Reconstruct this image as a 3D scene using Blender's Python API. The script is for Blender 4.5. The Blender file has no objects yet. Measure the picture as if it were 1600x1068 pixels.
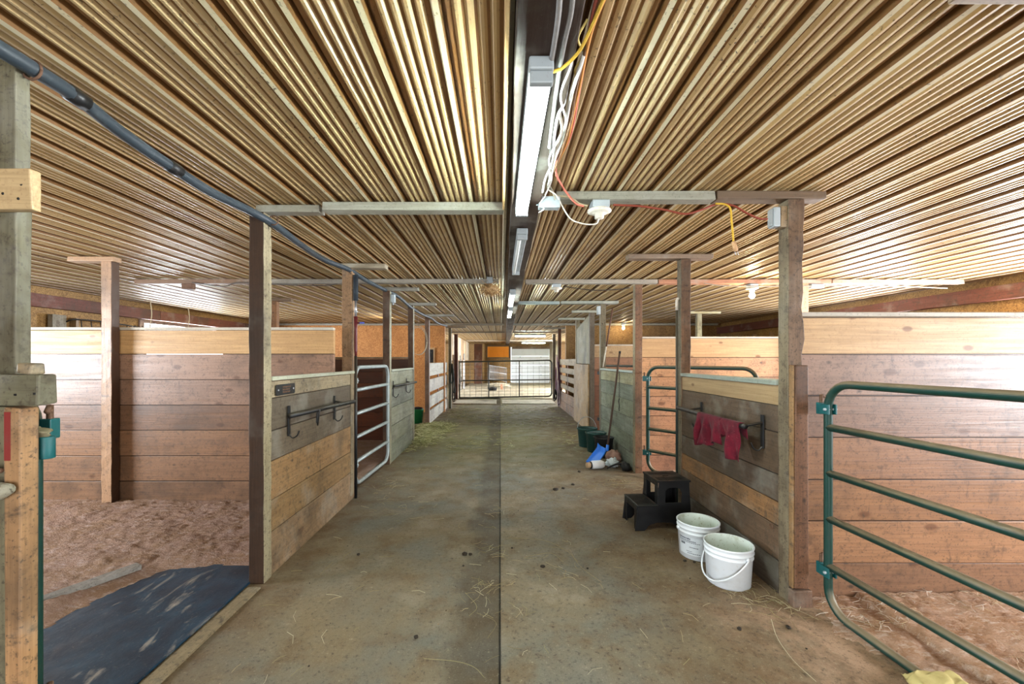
import bpy, math, random
from mathutils import Vector, Matrix, noise
R = random.Random(7)
SC = bpy.context.scene
COL = SC.collection
F, CX, CY, EYE = 650.0, 782.0, 562.0, 1.4      # focal length in px, vanishing point, eye height
ZC = 2.372                                     # underside of the ceiling ribs
LX, RX = -1.48, 1.655                          # aisle faces of the two post rows

def S(r, g, b):
    f = lambda c: c / 12.92 if c <= .04045 else ((c + .055) / 1.055) ** 2.4
    return (f(r / 255), f(g / 255), f(b / 255))
def P(px, py, d):                               # photo pixel at depth d -> world point
    return Vector(((px - CX) * d / F, d, EYE - (py - CY) * d / F))
def C(px, py, z=0.0):                           # photo pixel on the horizontal plane z
    return P(px, py, (EYE - z) * F / (py - CY))

# ------------------------------------------------------------------ mesh builder
class MB:
    def __init__(s): s.v, s.f, s.c, s.s = [], [], [], []
    def add(s, vs, fs, col=(1, 1, 1), smooth=False):
        n = len(s.v); s.v += [tuple(v) for v in vs]; k = R.random()
        for f in fs:
            s.f.append([n + i for i in f]); s.c.append((*col, k)); s.s.append(smooth)
        return s
    def box(s, a, b, col=(1, 1, 1), j=0.0):
        x0, y0, z0 = (min(p, q) for p, q in zip(a, b)); x1, y1, z1 = (max(p, q) for p, q in zip(a, b))
        vs = [(x + R.uniform(-j, j), y + R.uniform(-j, j), z + R.uniform(-j, j)) for z in (z0, z1) for y in (y0, y1) for x in (x0, x1)]
        return s.add(vs, [(0, 2, 3, 1), (4, 5, 7, 6), (0, 1, 5, 4), (2, 6, 7, 3), (0, 4, 6, 2), (1, 3, 7, 5)], col)
    def bar(s, p, q, w, h, col=(1, 1, 1), up=(0, 0, 1)):   # box along p-q, width w sideways, height h
        p, q = Vector(p), Vector(q); d = (q - p).normalized(); up = Vector(up)
        if abs(d.dot(up)) > .98: up = Vector((0, 1, 0))
        a = d.cross(up).normalized() * w / 2; b = a.cross(d).normalized() * h / 2
        vs = [e + sa * a + sb * b for e in (p, q) for sb in (-1, 1) for sa in (-1, 1)]
        return s.add(vs, [(0, 2, 3, 1), (4, 5, 7, 6), (0, 1, 5, 4), (2, 6, 7, 3), (0, 4, 6, 2), (1, 3, 7, 5)], col)
    def tube(s, pts, r, n=8, col=(1, 1, 1), closed=False, caps=True):
        pts = [Vector(p) for p in pts]; m = len(pts)
        rs = r if isinstance(r, (list, tuple)) else [r] * m
        t0 = (pts[1] - pts[0]).normalized(); up = Vector((0, 0, 1)) if abs(t0.z) < .9 else Vector((1, 0, 0))
        a = t0.cross(up).normalized(); vs = []
        for i, p in enumerate(pts):
            if closed: t = pts[(i + 1) % m] - pts[i - 1]
            else: t = pts[min(i + 1, m - 1)] - pts[max(i - 1, 0)]
            t.normalize(); a = (a - t * a.dot(t)).normalized(); b = t.cross(a)
            vs += [p + rs[i] * (math.cos(u) * a + math.sin(u) * b) for u in (2 * math.pi * k / n for k in range(n))]
        fs = []
        for i in range(m if closed else m - 1):
            o, q = i * n, ((i + 1) % m) * n
            fs += [(o + k, o + (k + 1) % n, q + (k + 1) % n, q + k) for k in range(n)]
        if caps and not closed: fs += [tuple(range(n))[::-1], tuple((m - 1) * n + k for k in range(n))]
        return s.add(vs, fs, col, True)
    def lathe(s, prof, c=(0, 0, 0), n=32, col=(1, 1, 1), jit=None):
        vs = []
        for (r, z) in prof:
            for k in range(n):
                u = 2 * math.pi * k / n; vs.append((c[0] + r * math.cos(u), c[1] + r * math.sin(u), c[2] + z + (jit(u) if jit and z > 0.01 else 0)))
        fs = [(i * n + k, i * n + (k + 1) % n, (i + 1) * n + (k + 1) % n, (i + 1) * n + k) for i in range(len(prof) - 1) for k in range(n)]
        return s.add(vs, fs, col, True)
    def prism(s, poly, y0, y1, col=(1, 1, 1), axis=1):      # 2D polygon extruded along an axis
        def pt(a, b, y): return (a, y, b) if axis == 1 else ((y, a, b) if axis == 0 else (a, b, y))
        n = len(poly); vs = [pt(a, b, y0) for a, b in poly] + [pt(a, b, y1) for a, b in poly]
        return s.add(vs, [tuple(range(n)), tuple(range(2 * n - 1, n - 1, -1))] + [(i, i + n, (i + 1) % n + n, (i + 1) % n) for i in range(n)], col)
    def blob(s, c, r, col=(1, 1, 1), lump=.25, n=10, m=7, seed=0, sc=2.0):
        vs = []
        for i in range(m + 1):
            for k in range(n):
                a, b = math.pi * i / m, 2 * math.pi * k / n
                d = Vector((math.sin(a) * math.cos(b), math.sin(a) * math.sin(b), math.cos(a)))
                q = 1 + lump * noise.noise(d * sc + Vector((seed, seed * 2, 0)))
                vs.append((c[0] + d.x * r[0] * q, c[1] + d.y * r[1] * q, c[2] + d.z * r[2] * q))
        return s.add(vs, [(i * n + k, i * n + (k + 1) % n, (i + 1) * n + (k + 1) % n, (i + 1) * n + k) for i in range(m) for k in range(n)], col, True)
    def build(s, name, mat, parent=None, bevel=0.0, segs=2, local=False):
        off = Vector((0, 0, 0))
        if parent is not None and not local:
            r = parent
            while r.parent is not None: r = r.parent
            off = r.location
        me = bpy.data.meshes.new(name)
        me.from_pydata([(v[0] - off[0], v[1] - off[1], v[2] - off[2]) for v in s.v], [], s.f)
        me.polygons.foreach_set('use_smooth', s.s)
        at = me.color_attributes.new('Col', 'FLOAT_COLOR', 'CORNER')
        buf = []
        for p in me.polygons: buf += list(s.c[p.index]) * p.loop_total
        at.data.foreach_set('color', buf)
        me.materials.append(mat); me.validate(); me.update()
        o = bpy.data.objects.new(name, me); COL.objects.link(o)
        if parent is not None: o.parent = parent
        if bevel:
            b = o.modifiers.new('bevel', 'BEVEL'); b.width = bevel; b.segments = segs; b.limit_method = 'ANGLE'; b.angle_limit = .7
        return o

def tag(o, label, cat, group=None, kind=None):
    o['label'] = label; o['category'] = cat
    if group: o['group'] = group
    if kind: o['kind'] = kind
    return o
def thing(name, label, cat, loc=(0, 0, 0), rz=0.0, group=None):
    o = bpy.data.objects.new(name, None); COL.objects.link(o); o.location = loc; o.rotation_euler = (0, 0, rz)
    o.empty_display_size = .1
    return tag(o, label, cat, group, 'thing')
def struct(o): o['kind'] = 'structure'; return o
def dup(root, loc, rz, label, group=None):
    r = root.copy(); COL.objects.link(r); r.location = loc; r.rotation_euler = (0, 0, rz); r['label'] = label
    if group: r['group'] = group
    for ch in list(root.children):
        c = ch.copy(); COL.objects.link(c); c.parent = r
        for g in list(ch.children):
            d = g.copy(); COL.objects.link(d); d.parent = c
    return r
def arc(c, r, a0, a1, n, ux, uy):               # points on an arc in the plane ux, uy
    c, ux, uy = Vector(c), Vector(ux), Vector(uy)
    return [c + r * (math.cos(a) * ux + math.sin(a) * uy) for a in (a0 + (a1 - a0) * i / n for i in range(n + 1))]
def smooth_path(pts, k=6):                      # Catmull-Rom
    pts = [Vector(p) for p in pts]; q = [pts[0] * 2 - pts[1]] + pts + [pts[-1] * 2 - pts[-2]]; out = []
    for i in range(1, len(q) - 2):
        for j in range(k):
            t = j / k; a, b, c, d = q[i - 1:i + 3]
            out.append(.5 * (2 * b + (c - a) * t + (2 * a - 5 * b + 4 * c - d) * t * t + (3 * b - a - 3 * c + d) * t ** 3))
    return out + [pts[-1]]

# ------------------------------------------------------------------ materials
class NT:
    def __init__(s, name):
        s.m = bpy.data.materials.new(name); s.m.use_nodes = True; s.t = s.m.node_tree; s.t.nodes.clear()
        s.out = s.n('ShaderNodeOutputMaterial'); s.b = s.n('ShaderNodeBsdfPrincipled'); s.l(s.b.outputs[0], s.out.inputs[0])
        s.tc = s.n('ShaderNodeTexCoord')
    def n(s, t, **k):
        x = s.t.nodes.new(t)
        for a, b in k.items(): setattr(x, a, b)
        return x
    def l(s, a, b): s.t.links.new(a, b)
    def put(s, sock, v):
        if hasattr(v, 'is_linked'): s.l(v, sock)
        else: sock.default_value = (*v, 1) if isinstance(v, tuple) and len(v) == 3 and sock.type == 'RGBA' else v
    def math(s, op, a, b=0.0, clamp=False):
        x = s.n('ShaderNodeMath', operation=op, use_clamp=clamp); s.put(x.inputs[0], a); s.put(x.inputs[1], b); return x.outputs[0]
    def mapr(s, v, a, b, c=0.0, d=1.0, smooth=False):
        x = s.n('ShaderNodeMapRange'); x.interpolation_type = 'SMOOTHSTEP' if smooth else 'LINEAR'
        for i, q in enumerate((v, a, b, c, d)): s.put(x.inputs[i], q)
        return x.outputs[0]
    def mix(s, f, a, b, mode='MIX'):
        x = s.n('ShaderNodeMix', data_type='RGBA', blend_type=mode); s.put(x.inputs[0], f); s.put(x.inputs[6], a); s.put(x.inputs[7], b); return x.outputs[2]
    def noise(s, vec, sc, det=4.0, rough=.55, dist=0.0, out=0):
        x = s.n('ShaderNodeTexNoise'); s.l(vec, x.inputs['Vector']); x.inputs['Scale'].default_value = sc; x.inputs['Detail'].default_value = det
        x.inputs['Roughness'].default_value = rough; x.inputs['Distortion'].default_value = dist; return x.outputs[out]
    def vor(s, vec, sc, feat='F1', rnd=1.0):
        x = s.n('ShaderNodeTexVoronoi', feature=feat); s.l(vec, x.inputs['Vector']); x.inputs['Scale'].default_value = sc
        x.inputs['Randomness'].default_value = rnd; return x
    def scale(s, vec, v):
        x = s.n('ShaderNodeVectorMath', operation='MULTIPLY'); s.l(vec, x.inputs[0]); x.inputs[1].default_value = v; return x.outputs[0]
    def shift(s, vec, f):
        x = s.n('ShaderNodeVectorMath', operation='ADD'); s.l(vec, x.inputs[0]); s.l(f, x.inputs[1]); return x.outputs[0]
    def bump(s, h, st=.3, d=.01):
        x = s.n('ShaderNodeBump'); x.inputs['Strength'].default_value = st; x.inputs['Distance'].default_value = d
        s.l(h, x.inputs['Height']); s.l(x.outputs[0], s.b.inputs['Normal'])
    def attr(s):
        return s.n('ShaderNodeAttribute', attribute_name='Col')
    def fin(s, col, rough=.6, spec=.4, metal=0.0):
        s.put(s.b.inputs['Base Color'], col); s.put(s.b.inputs['Roughness'], rough); s.b.inputs['Specular IOR Level'].default_value = spec
        s.b.inputs['Metallic'].default_value = metal; return s.m

def wood(name, axis, stain=.5, knots=.5, rough=.55, spec=.35, grime=(.035, .024, .016), pale=0.0, dust=0.0, ks=1.0):
    """Weathered sawn timber; the plank's own colour comes from the Col attribute, its alpha shifts the grain."""
    n = NT(name); a = n.attr()
    v = n.shift(n.tc.outputs['Object'], n.math('MULTIPLY', a.outputs['Alpha'], 41.0))
    along = [13.0] * 3; along[axis] = .8
    g = n.noise(n.scale(v, tuple(along)), 2.2, 5, .6, .6)
    fine = [70.0] * 3; fine[axis] = 2.0
    g2 = n.noise(n.scale(v, tuple(fine)), 1.5, 3, .6)
    col = n.mix(n.mapr(g, .25, .75), a.outputs['Color'], n.mix(1.0, a.outputs['Color'], (.74, .70, .66), 'MULTIPLY'))
    col = n.mix(n.mapr(g2, .42, .72, 0, .6), col, n.mix(1.0, a.outputs['Color'], (.52, .48, .44), 'MULTIPLY'))
    kn = [4.4 * ks] * 3; kn[axis] = 2.3 * ks
    vd = n.vor(n.scale(v, tuple(kn)), 1.0).outputs['Distance']
    col = n.mix(n.mapr(vd, .16, .08, 0, knots, True), col, n.mix(1.0, a.outputs['Color'], (.30, .2, .14), 'MULTIPLY'))
    big = n.noise(v, 1.7, 5, .62)
    blot = n.noise(v, 9.0, 5, .65)
    col = n.mix(n.mapr(big, .46, .72, 0, stain, True), col, grime)
    col = n.mix(n.mapr(blot, .56, .74, 0, stain * .8, True), col, grime)
    md = n.noise(v, 30.0, 4, .7)
    col = n.mix(n.mapr(md, .54, .70, 0, min(.8, stain)), col, grime)
    sp = n.noise(v, 95.0, 2, .5)
    col = n.mix(n.mapr(sp, .60, .70, 0, .75 * min(1, stain + .2)), col, grime)
    vm = n.vor(n.scale(v, tuple(9.0 if i != axis else 6.0 for i in range(3))), 1.0); sc_ = n.n('ShaderNodeSeparateColor'); n.l(vm.outputs['Color'], sc_.inputs[0])
    mk = n.math('MULTIPLY', n.mapr(vm.outputs['Distance'], .13, .05, 0, 1), n.mapr(sc_.outputs[0], .55, .65))
    col = n.mix(n.math('MULTIPLY', mk, min(.85, stain * 1.6 + .1)), col, grime)
    wv = n.noise(n.scale(v, tuple(5.0 if i != axis else 16.0 for i in range(3))), 1.3, 4, .7)
    col = n.mix(n.mapr(wv, .60, .72, 0, stain), col, grime)
    if pale:
        col = n.mix(n.mapr(n.noise(v, 3.1, 4, .6), .5, .68, 0, pale, True), col, S(168, 168, 158))
    if dust:
        ge = n.n('ShaderNodeNewGeometry'); sx = n.n('ShaderNodeSeparateXYZ'); n.l(ge.outputs['Normal'], sx.inputs[0])
        col = n.mix(n.mapr(sx.outputs[2], .4, .9, 0, dust), col, S(190, 190, 180))
    h = n.math('ADD', n.math('MULTIPLY', g, .6), n.math('MULTIPLY', g2, .5))
    n.bump(h, .45, .004)
    return n.fin(col, n.mapr(g, .2, .8, rough - .12, rough + .12), spec)

def paint(name, col, rough=.4, spec=.5, metal=0.0, dirt=.3, dcol=S(112, 92, 66), sc=14.0, dust=0.0, dustcol=S(108, 96, 76), bump=.1):
    n = NT(name); v = n.tc.outputs['Object']
    q = n.noise(v, sc, 5, .65)
    c = n.mix(n.mapr(q, .5, .72, 0, dirt, True), col, dcol)
    c = n.mix(n.mapr(n.noise(v, sc * 9, 2, .5), .62, .74, 0, dirt), c, dcol)
    if dust:
        ge = n.n('ShaderNodeNewGeometry'); sx = n.n('ShaderNodeSeparateXYZ'); n.l(ge.outputs['Normal'], sx.inputs[0])
        c = n.mix(n.math('MULTIPLY', n.mapr(sx.outputs[2], .05, .5, 0, dust), n.mapr(q, .25, .6, .65, 1.0)), c, dustcol)
    if bump: n.bump(q, bump, .003)
    return n.fin(c, n.mapr(q, .35, .7, rough, min(1, rough + .25)), spec, metal)

def glow(name, col, strength):
    n = NT(name); n.fin((.9, .9, .9), .4); n.b.inputs['Emission Color'].default_value = (*col, 1); n.b.inputs['Emission Strength'].default_value = strength
    return n.m

def attrmat(name, rough=.7, spec=.3, var=.35, sc=60.0):
    n = NT(name); a = n.attr(); q = n.noise(n.tc.outputs['Object'], sc, 3, .6)
    return n.fin(n.mix(n.mapr(q, .35, .75, 0, var), a.outputs['Color'], n.mix(1.0, a.outputs['Color'], (.45, .42, .4), 'MULTIPLY')), rough, spec)

M = {}
for ax, nm in enumerate('xyz'):
    M['plank_' + nm] = wood('plank_' + nm, ax, .58, .7, .44, .5, grime=(.062, .040, .027), ks=1.3)
    M['old_' + nm] = wood('old_' + nm, ax, .72, .5, .6, .32, pale=.22, grime=(.046, .035, .024))
    M['fresh_' + nm] = wood('fresh_' + nm, ax, .16, .85, .5, .4, grime=S(120, 85, 55), ks=1.7)
    M['post_' + nm] = wood('post_' + nm, ax, .7, .4, .6, .3, grime=S(48, 36, 26), pale=.10)
    M['cap_' + nm] = wood('cap_' + nm, ax, .25, .2, .6, .35, grime=S(70, 62, 52), pale=.4, dust=.5)
M['green'] = paint('green_enamel', S(8, 54, 46), .36, .4, 0, .25, S(70, 62, 46), 10, dust=.95, dustcol=S(128, 114, 90))
M['darkgreen'] = paint('dark_enamel', S(34, 46, 42), .38, .5, 0, .3, S(80, 70, 55), 10, dust=.5)
M['galv'] = paint('galvanised', S(150, 160, 160), .38, .5, .35, .3, S(96, 92, 84), 12, dust=.3, dustcol=S(150, 145, 135))
M['teal'] = paint('teal_enamel', S(6, 82, 84), .35, .5, 0, .2, S(40, 60, 50), 20)
M['black'] = paint('black_iron', S(22, 23, 25), .38, .5, .2, .2, S(70, 62, 52), 16, dust=.3)
M['greysteel'] = paint('grey_steel', S(128, 124, 118), .45, .5, .3, .3, S(90, 80, 70), 20)
M['rust'] = paint('rusty_steel', S(105, 78, 60), .6, .4, .3, .5, S(60, 42, 30), 30)
M['chrome'] = paint('worn_steel', S(170, 172, 176), .3, .5, .8, .3, S(90, 84, 76), 22)
M['zinc'] = paint('zinc_box', S(168, 178, 182), .45, .5, .3, .25, S(110, 108, 100), 18)
M['stool'] = paint('black_plastic', S(6, 6, 8), .4, .4, 0, .1, S(50, 46, 40), 12, dust=.2, dustcol=S(62, 66, 56))
M['pail'] = paint('white_plastic', S(222, 228, 232), .38, .5, 0, .16, S(150, 138, 112), 7, bump=0)
M['pail_in'] = paint('stained_plastic', S(205, 214, 205), .5, .4, 0, .75, S(140, 140, 108), 9, bump=0)
M['label'] = paint('paper_label', S(208, 214, 218), .6, .3, 0, .2, S(160, 160, 155), 40, bump=0)
M['ink'] = paint('grey_ink', S(78, 84, 92), .7, .2, 0, .1, S(100, 100, 100), 60, bump=0)
M['rubber'] = paint('dark_green_rubber', S(16, 58, 54), .45, .45, 0, .3, S(70, 80, 70), 9)
M['rubber_black'] = paint('black_rubber', S(18, 18, 19), .55, .4, 0, .3, S(50, 45, 40), 9)
M['blue'] = paint('blue_plastic', S(22, 112, 214), .4, .5, 0, .1, S(60, 80, 110), 20)
M['greenpail'] = paint('green_plastic', S(12, 110, 58), .4, .5, 0, .1, S(30, 60, 40), 20)
M['red'] = paint('red_enamel', S(92, 22, 24), .4, .5, 0, .3, S(50, 24, 20), 25)
M['redtape'] = paint('red_tape', S(126, 46, 42), .55, .3, 0, .3, S(110, 70, 60), 25)
M['blueknob'] = paint('blue_knob', S(70, 84, 170), .4, .5, 0, .1, S(60, 60, 80), 25)
M['pipe'] = paint('grey_conduit', S(44, 53, 60), .42, .4, 0, .3, S(96, 104, 106), 9, dust=.15, dustcol=S(126, 136, 140))
M['foam'] = paint('foam_sleeve', S(40, 46, 52), .75, .25, 0, .4, S(80, 88, 92), 14)
M['housing'] = paint('lamp_housing', S(150, 158, 160), .35, .5, 0, .35, S(120, 118, 108), 8)
M['porcelain'] = paint('dusty_porcelain', S(206, 200, 186), .45, .5, 0, .45, S(138, 120, 98), 24)
M['tan_plastic'] = paint('tan_plastic', S(176, 148, 116), .5, .4, 0, .3, S(110, 90, 66), 24)
M['sack'] = paint('pale_sack', S(196, 206, 208), .5, .4, 0, .4, S(140, 144, 142), 30)
M['pink_sack'] = paint('dusty_pink_cloth', S(150, 116, 102), .8, .2, 0, .4, S(100, 70, 60), 20)
M['yellow'] = paint('yellow_pad', S(190, 176, 118), .8, .2, 0, .3, S(150, 130, 80), 30)
M['attr'] = attrmat('coloured_fibre')
M['hay'] = attrmat('dry_hay', .65, .3, .3, 30)
M['glass'] = None

# cloth
n = NT('maroon_cloth'); v = n.tc.outputs['Object']
c_ = n.mix(n.mapr(n.noise(v, 18, 4, .6), .4, .7), S(96, 14, 32), S(66, 8, 22))
c_ = n.mix(n.mapr(n.noise(v, 70, 3, .6), .64, .72, 0, .5), c_, S(150, 90, 90)); n.bump(n.noise(v, 260, 2), .3, .002)
n.b.inputs['Sheen Weight'].default_value = .08
M['cloth'] = n.fin(c_, .85, .2)
# ceiling sheet
n = NT('ceiling_sheet'); a = n.attr(); v = n.tc.outputs['Object']
q = n.noise(n.scale(v, (1.5, .5, 1)), 2.2, 5, .6)
c_ = n.mix(n.mapr(q, .3, .75), a.outputs['Color'], n.mix(1.0, a.outputs['Color'], (.80, .72, .62), 'MULTIPLY'))
sp = n.noise(n.scale(v, (1, .7, 1)), 95, 2, .5); spm = n.mapr(n.noise(v, 3.2, 3, .6), .35, .7, 0, 1)
c_ = n.mix(n.math('MULTIPLY', n.mapr(sp, .62, .70), spm), c_, S(44, 30, 16))
c_ = n.mix(n.mapr(n.noise(n.scale(v, (6, .6, 1)), 1.6, 4, .6), .58, .76, 0, .45, True), c_, S(96, 58, 26))
M['ceiling'] = n.fin(c_, n.mapr(n.noise(v, 11, 4, .6), .3, .75, .34, .6), .5)
# OSB
def osb(name, base, dark):
    n = NT(name); v = n.tc.outputs['Object']; a = n.attr()
    w = n.shift(v, n.noise(v, 9.0, 3, .6, 0, 1))
    vo = n.vor(n.scale(w, (1.0, 1.0, 1.0)), 19.0); vo2 = n.vor(n.scale(w, (2.3, 2.3, .8)), 13.0)
    sx = n.n('ShaderNodeSeparateColor'); n.l(vo.outputs['Color'], sx.inputs[0]); sy = n.n('ShaderNodeSeparateColor'); n.l(vo2.outputs['Color'], sy.inputs[0])
    f = n.math('MULTIPLY', n.math('ADD', sx.outputs[0], sy.outputs[1]), .5)
    c = n.mix(n.mapr(f, .2, .85), dark, base)
    c = n.mix(n.mapr(n.noise(v, 1.1, 4, .6), .5, .7, 0, .55, True), c, n.mix(1.0, c, (.5, .44, .36), 'MULTIPLY'))
    n.bump(f, .25, .003)
    return n.fin(c, .6, .35)
M['osb_warmlit'] = osb('osb_warmlit', S(216, 154, 88), S(158, 96, 46))  # orange base colour paints in the warm lamp light on the left wall
M['osb_tan'] = osb('osb_tan', S(168, 132, 78), S(112, 80, 42))
# aisle floor
n = NT('aisle_floor'); v = n.tc.outputs['Object']
sp = n.n('ShaderNodeSeparateXYZ'); n.l(v, sp.inputs[0]); X_, Y_ = sp.outputs[0], sp.outputs[1]
big = n.noise(v, 1.15, 5, .62, .3); mid = n.noise(v, 4.2, 5, .6); fin_ = n.noise(v, 42, 5, .7)
c_ = n.mix(n.mapr(big, .32, .66, 0, 1, True), S(106, 105, 96), S(126, 110, 84))
c_ = n.mix(n.mapr(mid, .46, .7, 0, .65, True), c_, S(108, 88, 60))
c_ = n.mix(n.mapr(n.noise(v, 2.3, 4, .6), .52, .70, 0, .7, True), c_, S(140, 132, 114))
hayz = n.math('MULTIPLY', n.mapr(Y_, 4.6, 7.6, 0, 1, True), n.mapr(n.noise(v, 1.9, 5, .7), .36, .6, .25, 1))   # chaff trodden into the far part
c_ = n.mix(n.math('MULTIPLY', hayz, .8), c_, S(104, 100, 54))
wob = n.math('ADD', X_, n.mapr(n.noise(v, 2.6, 5, .65), 0, 1, -.16, .16))
strip = n.math('MULTIPLY', n.mapr(wob, -.30, -.17, 0, 1, True), n.mapr(X_, .004, -.004))                        # dirt collected along the joint
c_ = n.mix(n.math('MULTIPLY', strip, .62), c_, S(62, 50, 34))
c_ = n.mix(n.math('MULTIPLY', n.mapr(n.math('ABSOLUTE', n.math('ADD', X_, .004)), .007, .003), .9), c_, S(26, 22, 16))
edge = n.math('ADD', n.mapr(X_, .35, 1.4, 0, 1, True), n.mapr(X_, -1.1, -1.5, 0, 1, True), True)               # trodden muck along both walls
c_ = n.mix(n.math('MULTIPLY', edge, n.mapr(mid, .34, .56, .3, .8)), c_, S(96, 74, 48))
saw = n.math('MULTIPLY', n.math('MULTIPLY', n.mapr(X_, .95, 1.6, 0, 1, True), n.mapr(Y_, 2.7, 2.2, 0, 1, True)), n.mapr(n.noise(v, 3.4, 5, .7), .40, .6, .1, .9))   # sawdust tracked out of the right stall
c_ = n.mix(saw, c_, S(166, 136, 110))
fin2 = n.noise(v, 130, 3, .7)
c_ = n.mix(n.mapr(fin_, .54, .70, 0, .75), c_, S(58, 48, 36)); c_ = n.mix(n.mapr(fin_, .40, .28, 0, .45), c_, S(176, 166, 140))
c_ = n.mix(n.mapr(fin2, .58, .72, 0, .6), c_, S(60, 50, 38)); c_ = n.mix(n.mapr(fin2, .38, .26, 0, .5), c_, S(196, 186, 164))
n.bump(n.math('ADD', n.math('MULTIPLY', mid, .8), fin_), .5, .006)
M['floor'] = n.fin(c_, n.mapr(mid, .3, .7, .5, .85), .35)
# bedding
def bed(name, a, b, c):
    n = NT(name); v = n.tc.outputs['Object']
    f = n.noise(v, 75, 4, .7); g = n.noise(v, 5.0, 4, .6); k = n.noise(n.scale(v, (.6, 1.6, 1)), 26, 4, .65)
    q = n.mix(n.mapr(g, .38, .66, 0, 1, True), a, b); q = n.mix(n.mapr(k, .52, .72, 0, .8), q, c)
    q = n.mix(n.mapr(f, .55, .75, 0, .6), q, n.mix(1.0, q, (.45, .38, .34), 'MULTIPLY')); q = n.mix(n.mapr(f, .42, .30, 0, .55), q, S(214, 196, 184))
    n.bump(n.math('ADD', f, n.math('MULTIPLY', k, .9)), .9, .014)
    return n.fin(q, .9, .15)
M['shavings'] = bed('shavings_pink', S(156, 127, 110), S(148, 118, 94), S(184, 164, 156))
M['shavings_tan'] = bed('shavings_tan', S(178, 146, 122), S(160, 124, 94), S(206, 190, 176))
M['litter'] = bed('sandy_litter', S(172, 160, 138), S(140, 130, 104), S(196, 190, 174))
# rubber stall mat
n = NT('stall_mat'); v = n.tc.outputs['Object']; k = n.noise(n.scale(v, (2.2, .8, 1)), 3.2, 5, .7, 1.2); f = n.noise(v, 60, 3, .7)
c_ = n.mix(n.mapr(n.noise(v, 7, 4, .6), .4, .7), S(13, 38, 56), S(28, 60, 80)); c_ = n.mix(n.mapr(k, .56, .72, 0, .75), c_, S(170, 156, 140)); c_ = n.mix(n.mapr(f, .62, .76, 0, .5), c_, S(150, 140, 128))  # rubber's blue base tone paints in a sheen of skylight
n.bump(f, .3, .003); M['mat'] = n.fin(c_, n.mapr(k, .4, .7, .32, .7), .5)
M['tube_on'] = glow('tube_lit', (.84, 1.0, .93), 210.0)
M['tube_dim'] = glow('tube_dim', (.80, 1.0, .97), 90.0)
M['tube_far'] = glow('tube_far', (.84, 1.0, .96), 95.0)
M['bulb_dim'] = glow('bulb_dim', (1.0, .80, .50), 170.0)
M['bulb'] = glow('bulb_lit', (1.0, .80, .50), 600.0)
M['tube_off'] = paint('tube_unlit', S(212, 218, 214), .3, .5, 0, .15, S(150, 150, 140), 20)
M['door'] = paint('white_door', S(232, 234, 236), .4, .5, 0, .12, S(180, 176, 168), 4)
M['orange'] = paint('orange_panel', S(250, 152, 30), .5, .4, 0, .3, S(220, 110, 14), 3)
M['black_panel'] = paint('dark_panel', S(24, 24, 24), .6)  # own black of the sheet in the pale frame
n = NT('window_glass'); gl = n.n('ShaderNodeBsdfTransparent'); go = n.n('ShaderNodeBsdfGlossy'); go.inputs['Roughness'].default_value = .05; mx = n.n('ShaderNodeMixShader'); mx.inputs[0].default_value = .06; n.l(gl.outputs[0], mx.inputs[1]); n.l(go.outputs[0], mx.inputs[2]); n.l(mx.outputs[0], n.out.inputs[0]); M['glass'] = n.m

# colours of timber
PALE = [S(214, 172, 118), S(206, 164, 112), S(218, 178, 126)]
PINK = [S(150, 114, 86), S(146, 110, 82), S(150, 112, 82), S(156, 116, 84), S(136, 102, 78)]
GREY = [S(134, 118, 94), S(112, 100, 84), S(124, 110, 90), S(100, 90, 76)]
TAN = [S(146, 118, 84), S(140, 112, 76), S(154, 122, 84)]
DARK = [S(92, 76, 60), S(82, 70, 58), S(98, 80, 62)]
BROWN = S(104, 72, 52); RED = S(118, 62, 46)

# ------------------------------------------------------------------ the setting
def floor_setting():
    m = MB()
    m.box((-6.3, -3, -.3), (-.002, 26.2, 0)); m.box((.002, -3, -.3), (6.1, 26.2, .007)); m.box((-.01, -3, -.3), (.01, 26.2, -.006))
    struct(m.build('floor', M['floor'], None, .003))
floor_setting()

def ceiling_setting():
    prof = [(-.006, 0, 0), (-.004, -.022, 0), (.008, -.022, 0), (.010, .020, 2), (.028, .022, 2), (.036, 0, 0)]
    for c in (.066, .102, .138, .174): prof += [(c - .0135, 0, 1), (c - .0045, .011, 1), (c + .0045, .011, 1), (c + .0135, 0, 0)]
    per = .21; zp = ZC + .022; xs = []
    k = 0; x = .24
    while x < 6.2:
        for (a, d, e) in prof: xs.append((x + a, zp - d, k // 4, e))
        x += per; k += 1
    x = .05; left = []; k = 0
    while x > -6.4:
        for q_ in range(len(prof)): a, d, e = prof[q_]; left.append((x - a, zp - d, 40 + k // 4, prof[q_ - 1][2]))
        x -= per; k += 1
    pts = left[::-1] + xs
    cols = {}
    m = MB(); ys = [-3.0, 3.3, 9.7, 16.2, 26.2]
    for j in range(len(ys) - 1):
        for i in range(len(pts) - 1):
            (xa, za, ka, ea), (xb, zb, kb, eb) = pts[i], pts[i + 1]
            key = (ka, j); f = cols.setdefault(key, R.uniform(.88, 1.08))
            b = (S(126, 90, 50), S(190, 166, 122), S(214, 206, 176))[ea]; c = tuple(q * f for q in b)  # pans darkened, ridges and ribs paled: striping of lamp light put into colour
            n0 = len(m.v); m.v += [(xa, ys[j], za), (xb, ys[j], zb), (xb, ys[j + 1], zb), (xa, ys[j + 1], za)]
            m.f.append([n0, n0 + 3, n0 + 2, n0 + 1]); m.c.append((*c, .5)); m.s.append(False)
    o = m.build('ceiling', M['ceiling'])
    lid = MB(); lid.box((-6.4, -3, ZC + .06), (6.2, 26.2, ZC + .16))
    lid.build('ceiling_deck', M['plank_x'], o); struct(o)
ceiling_setting()

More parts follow.
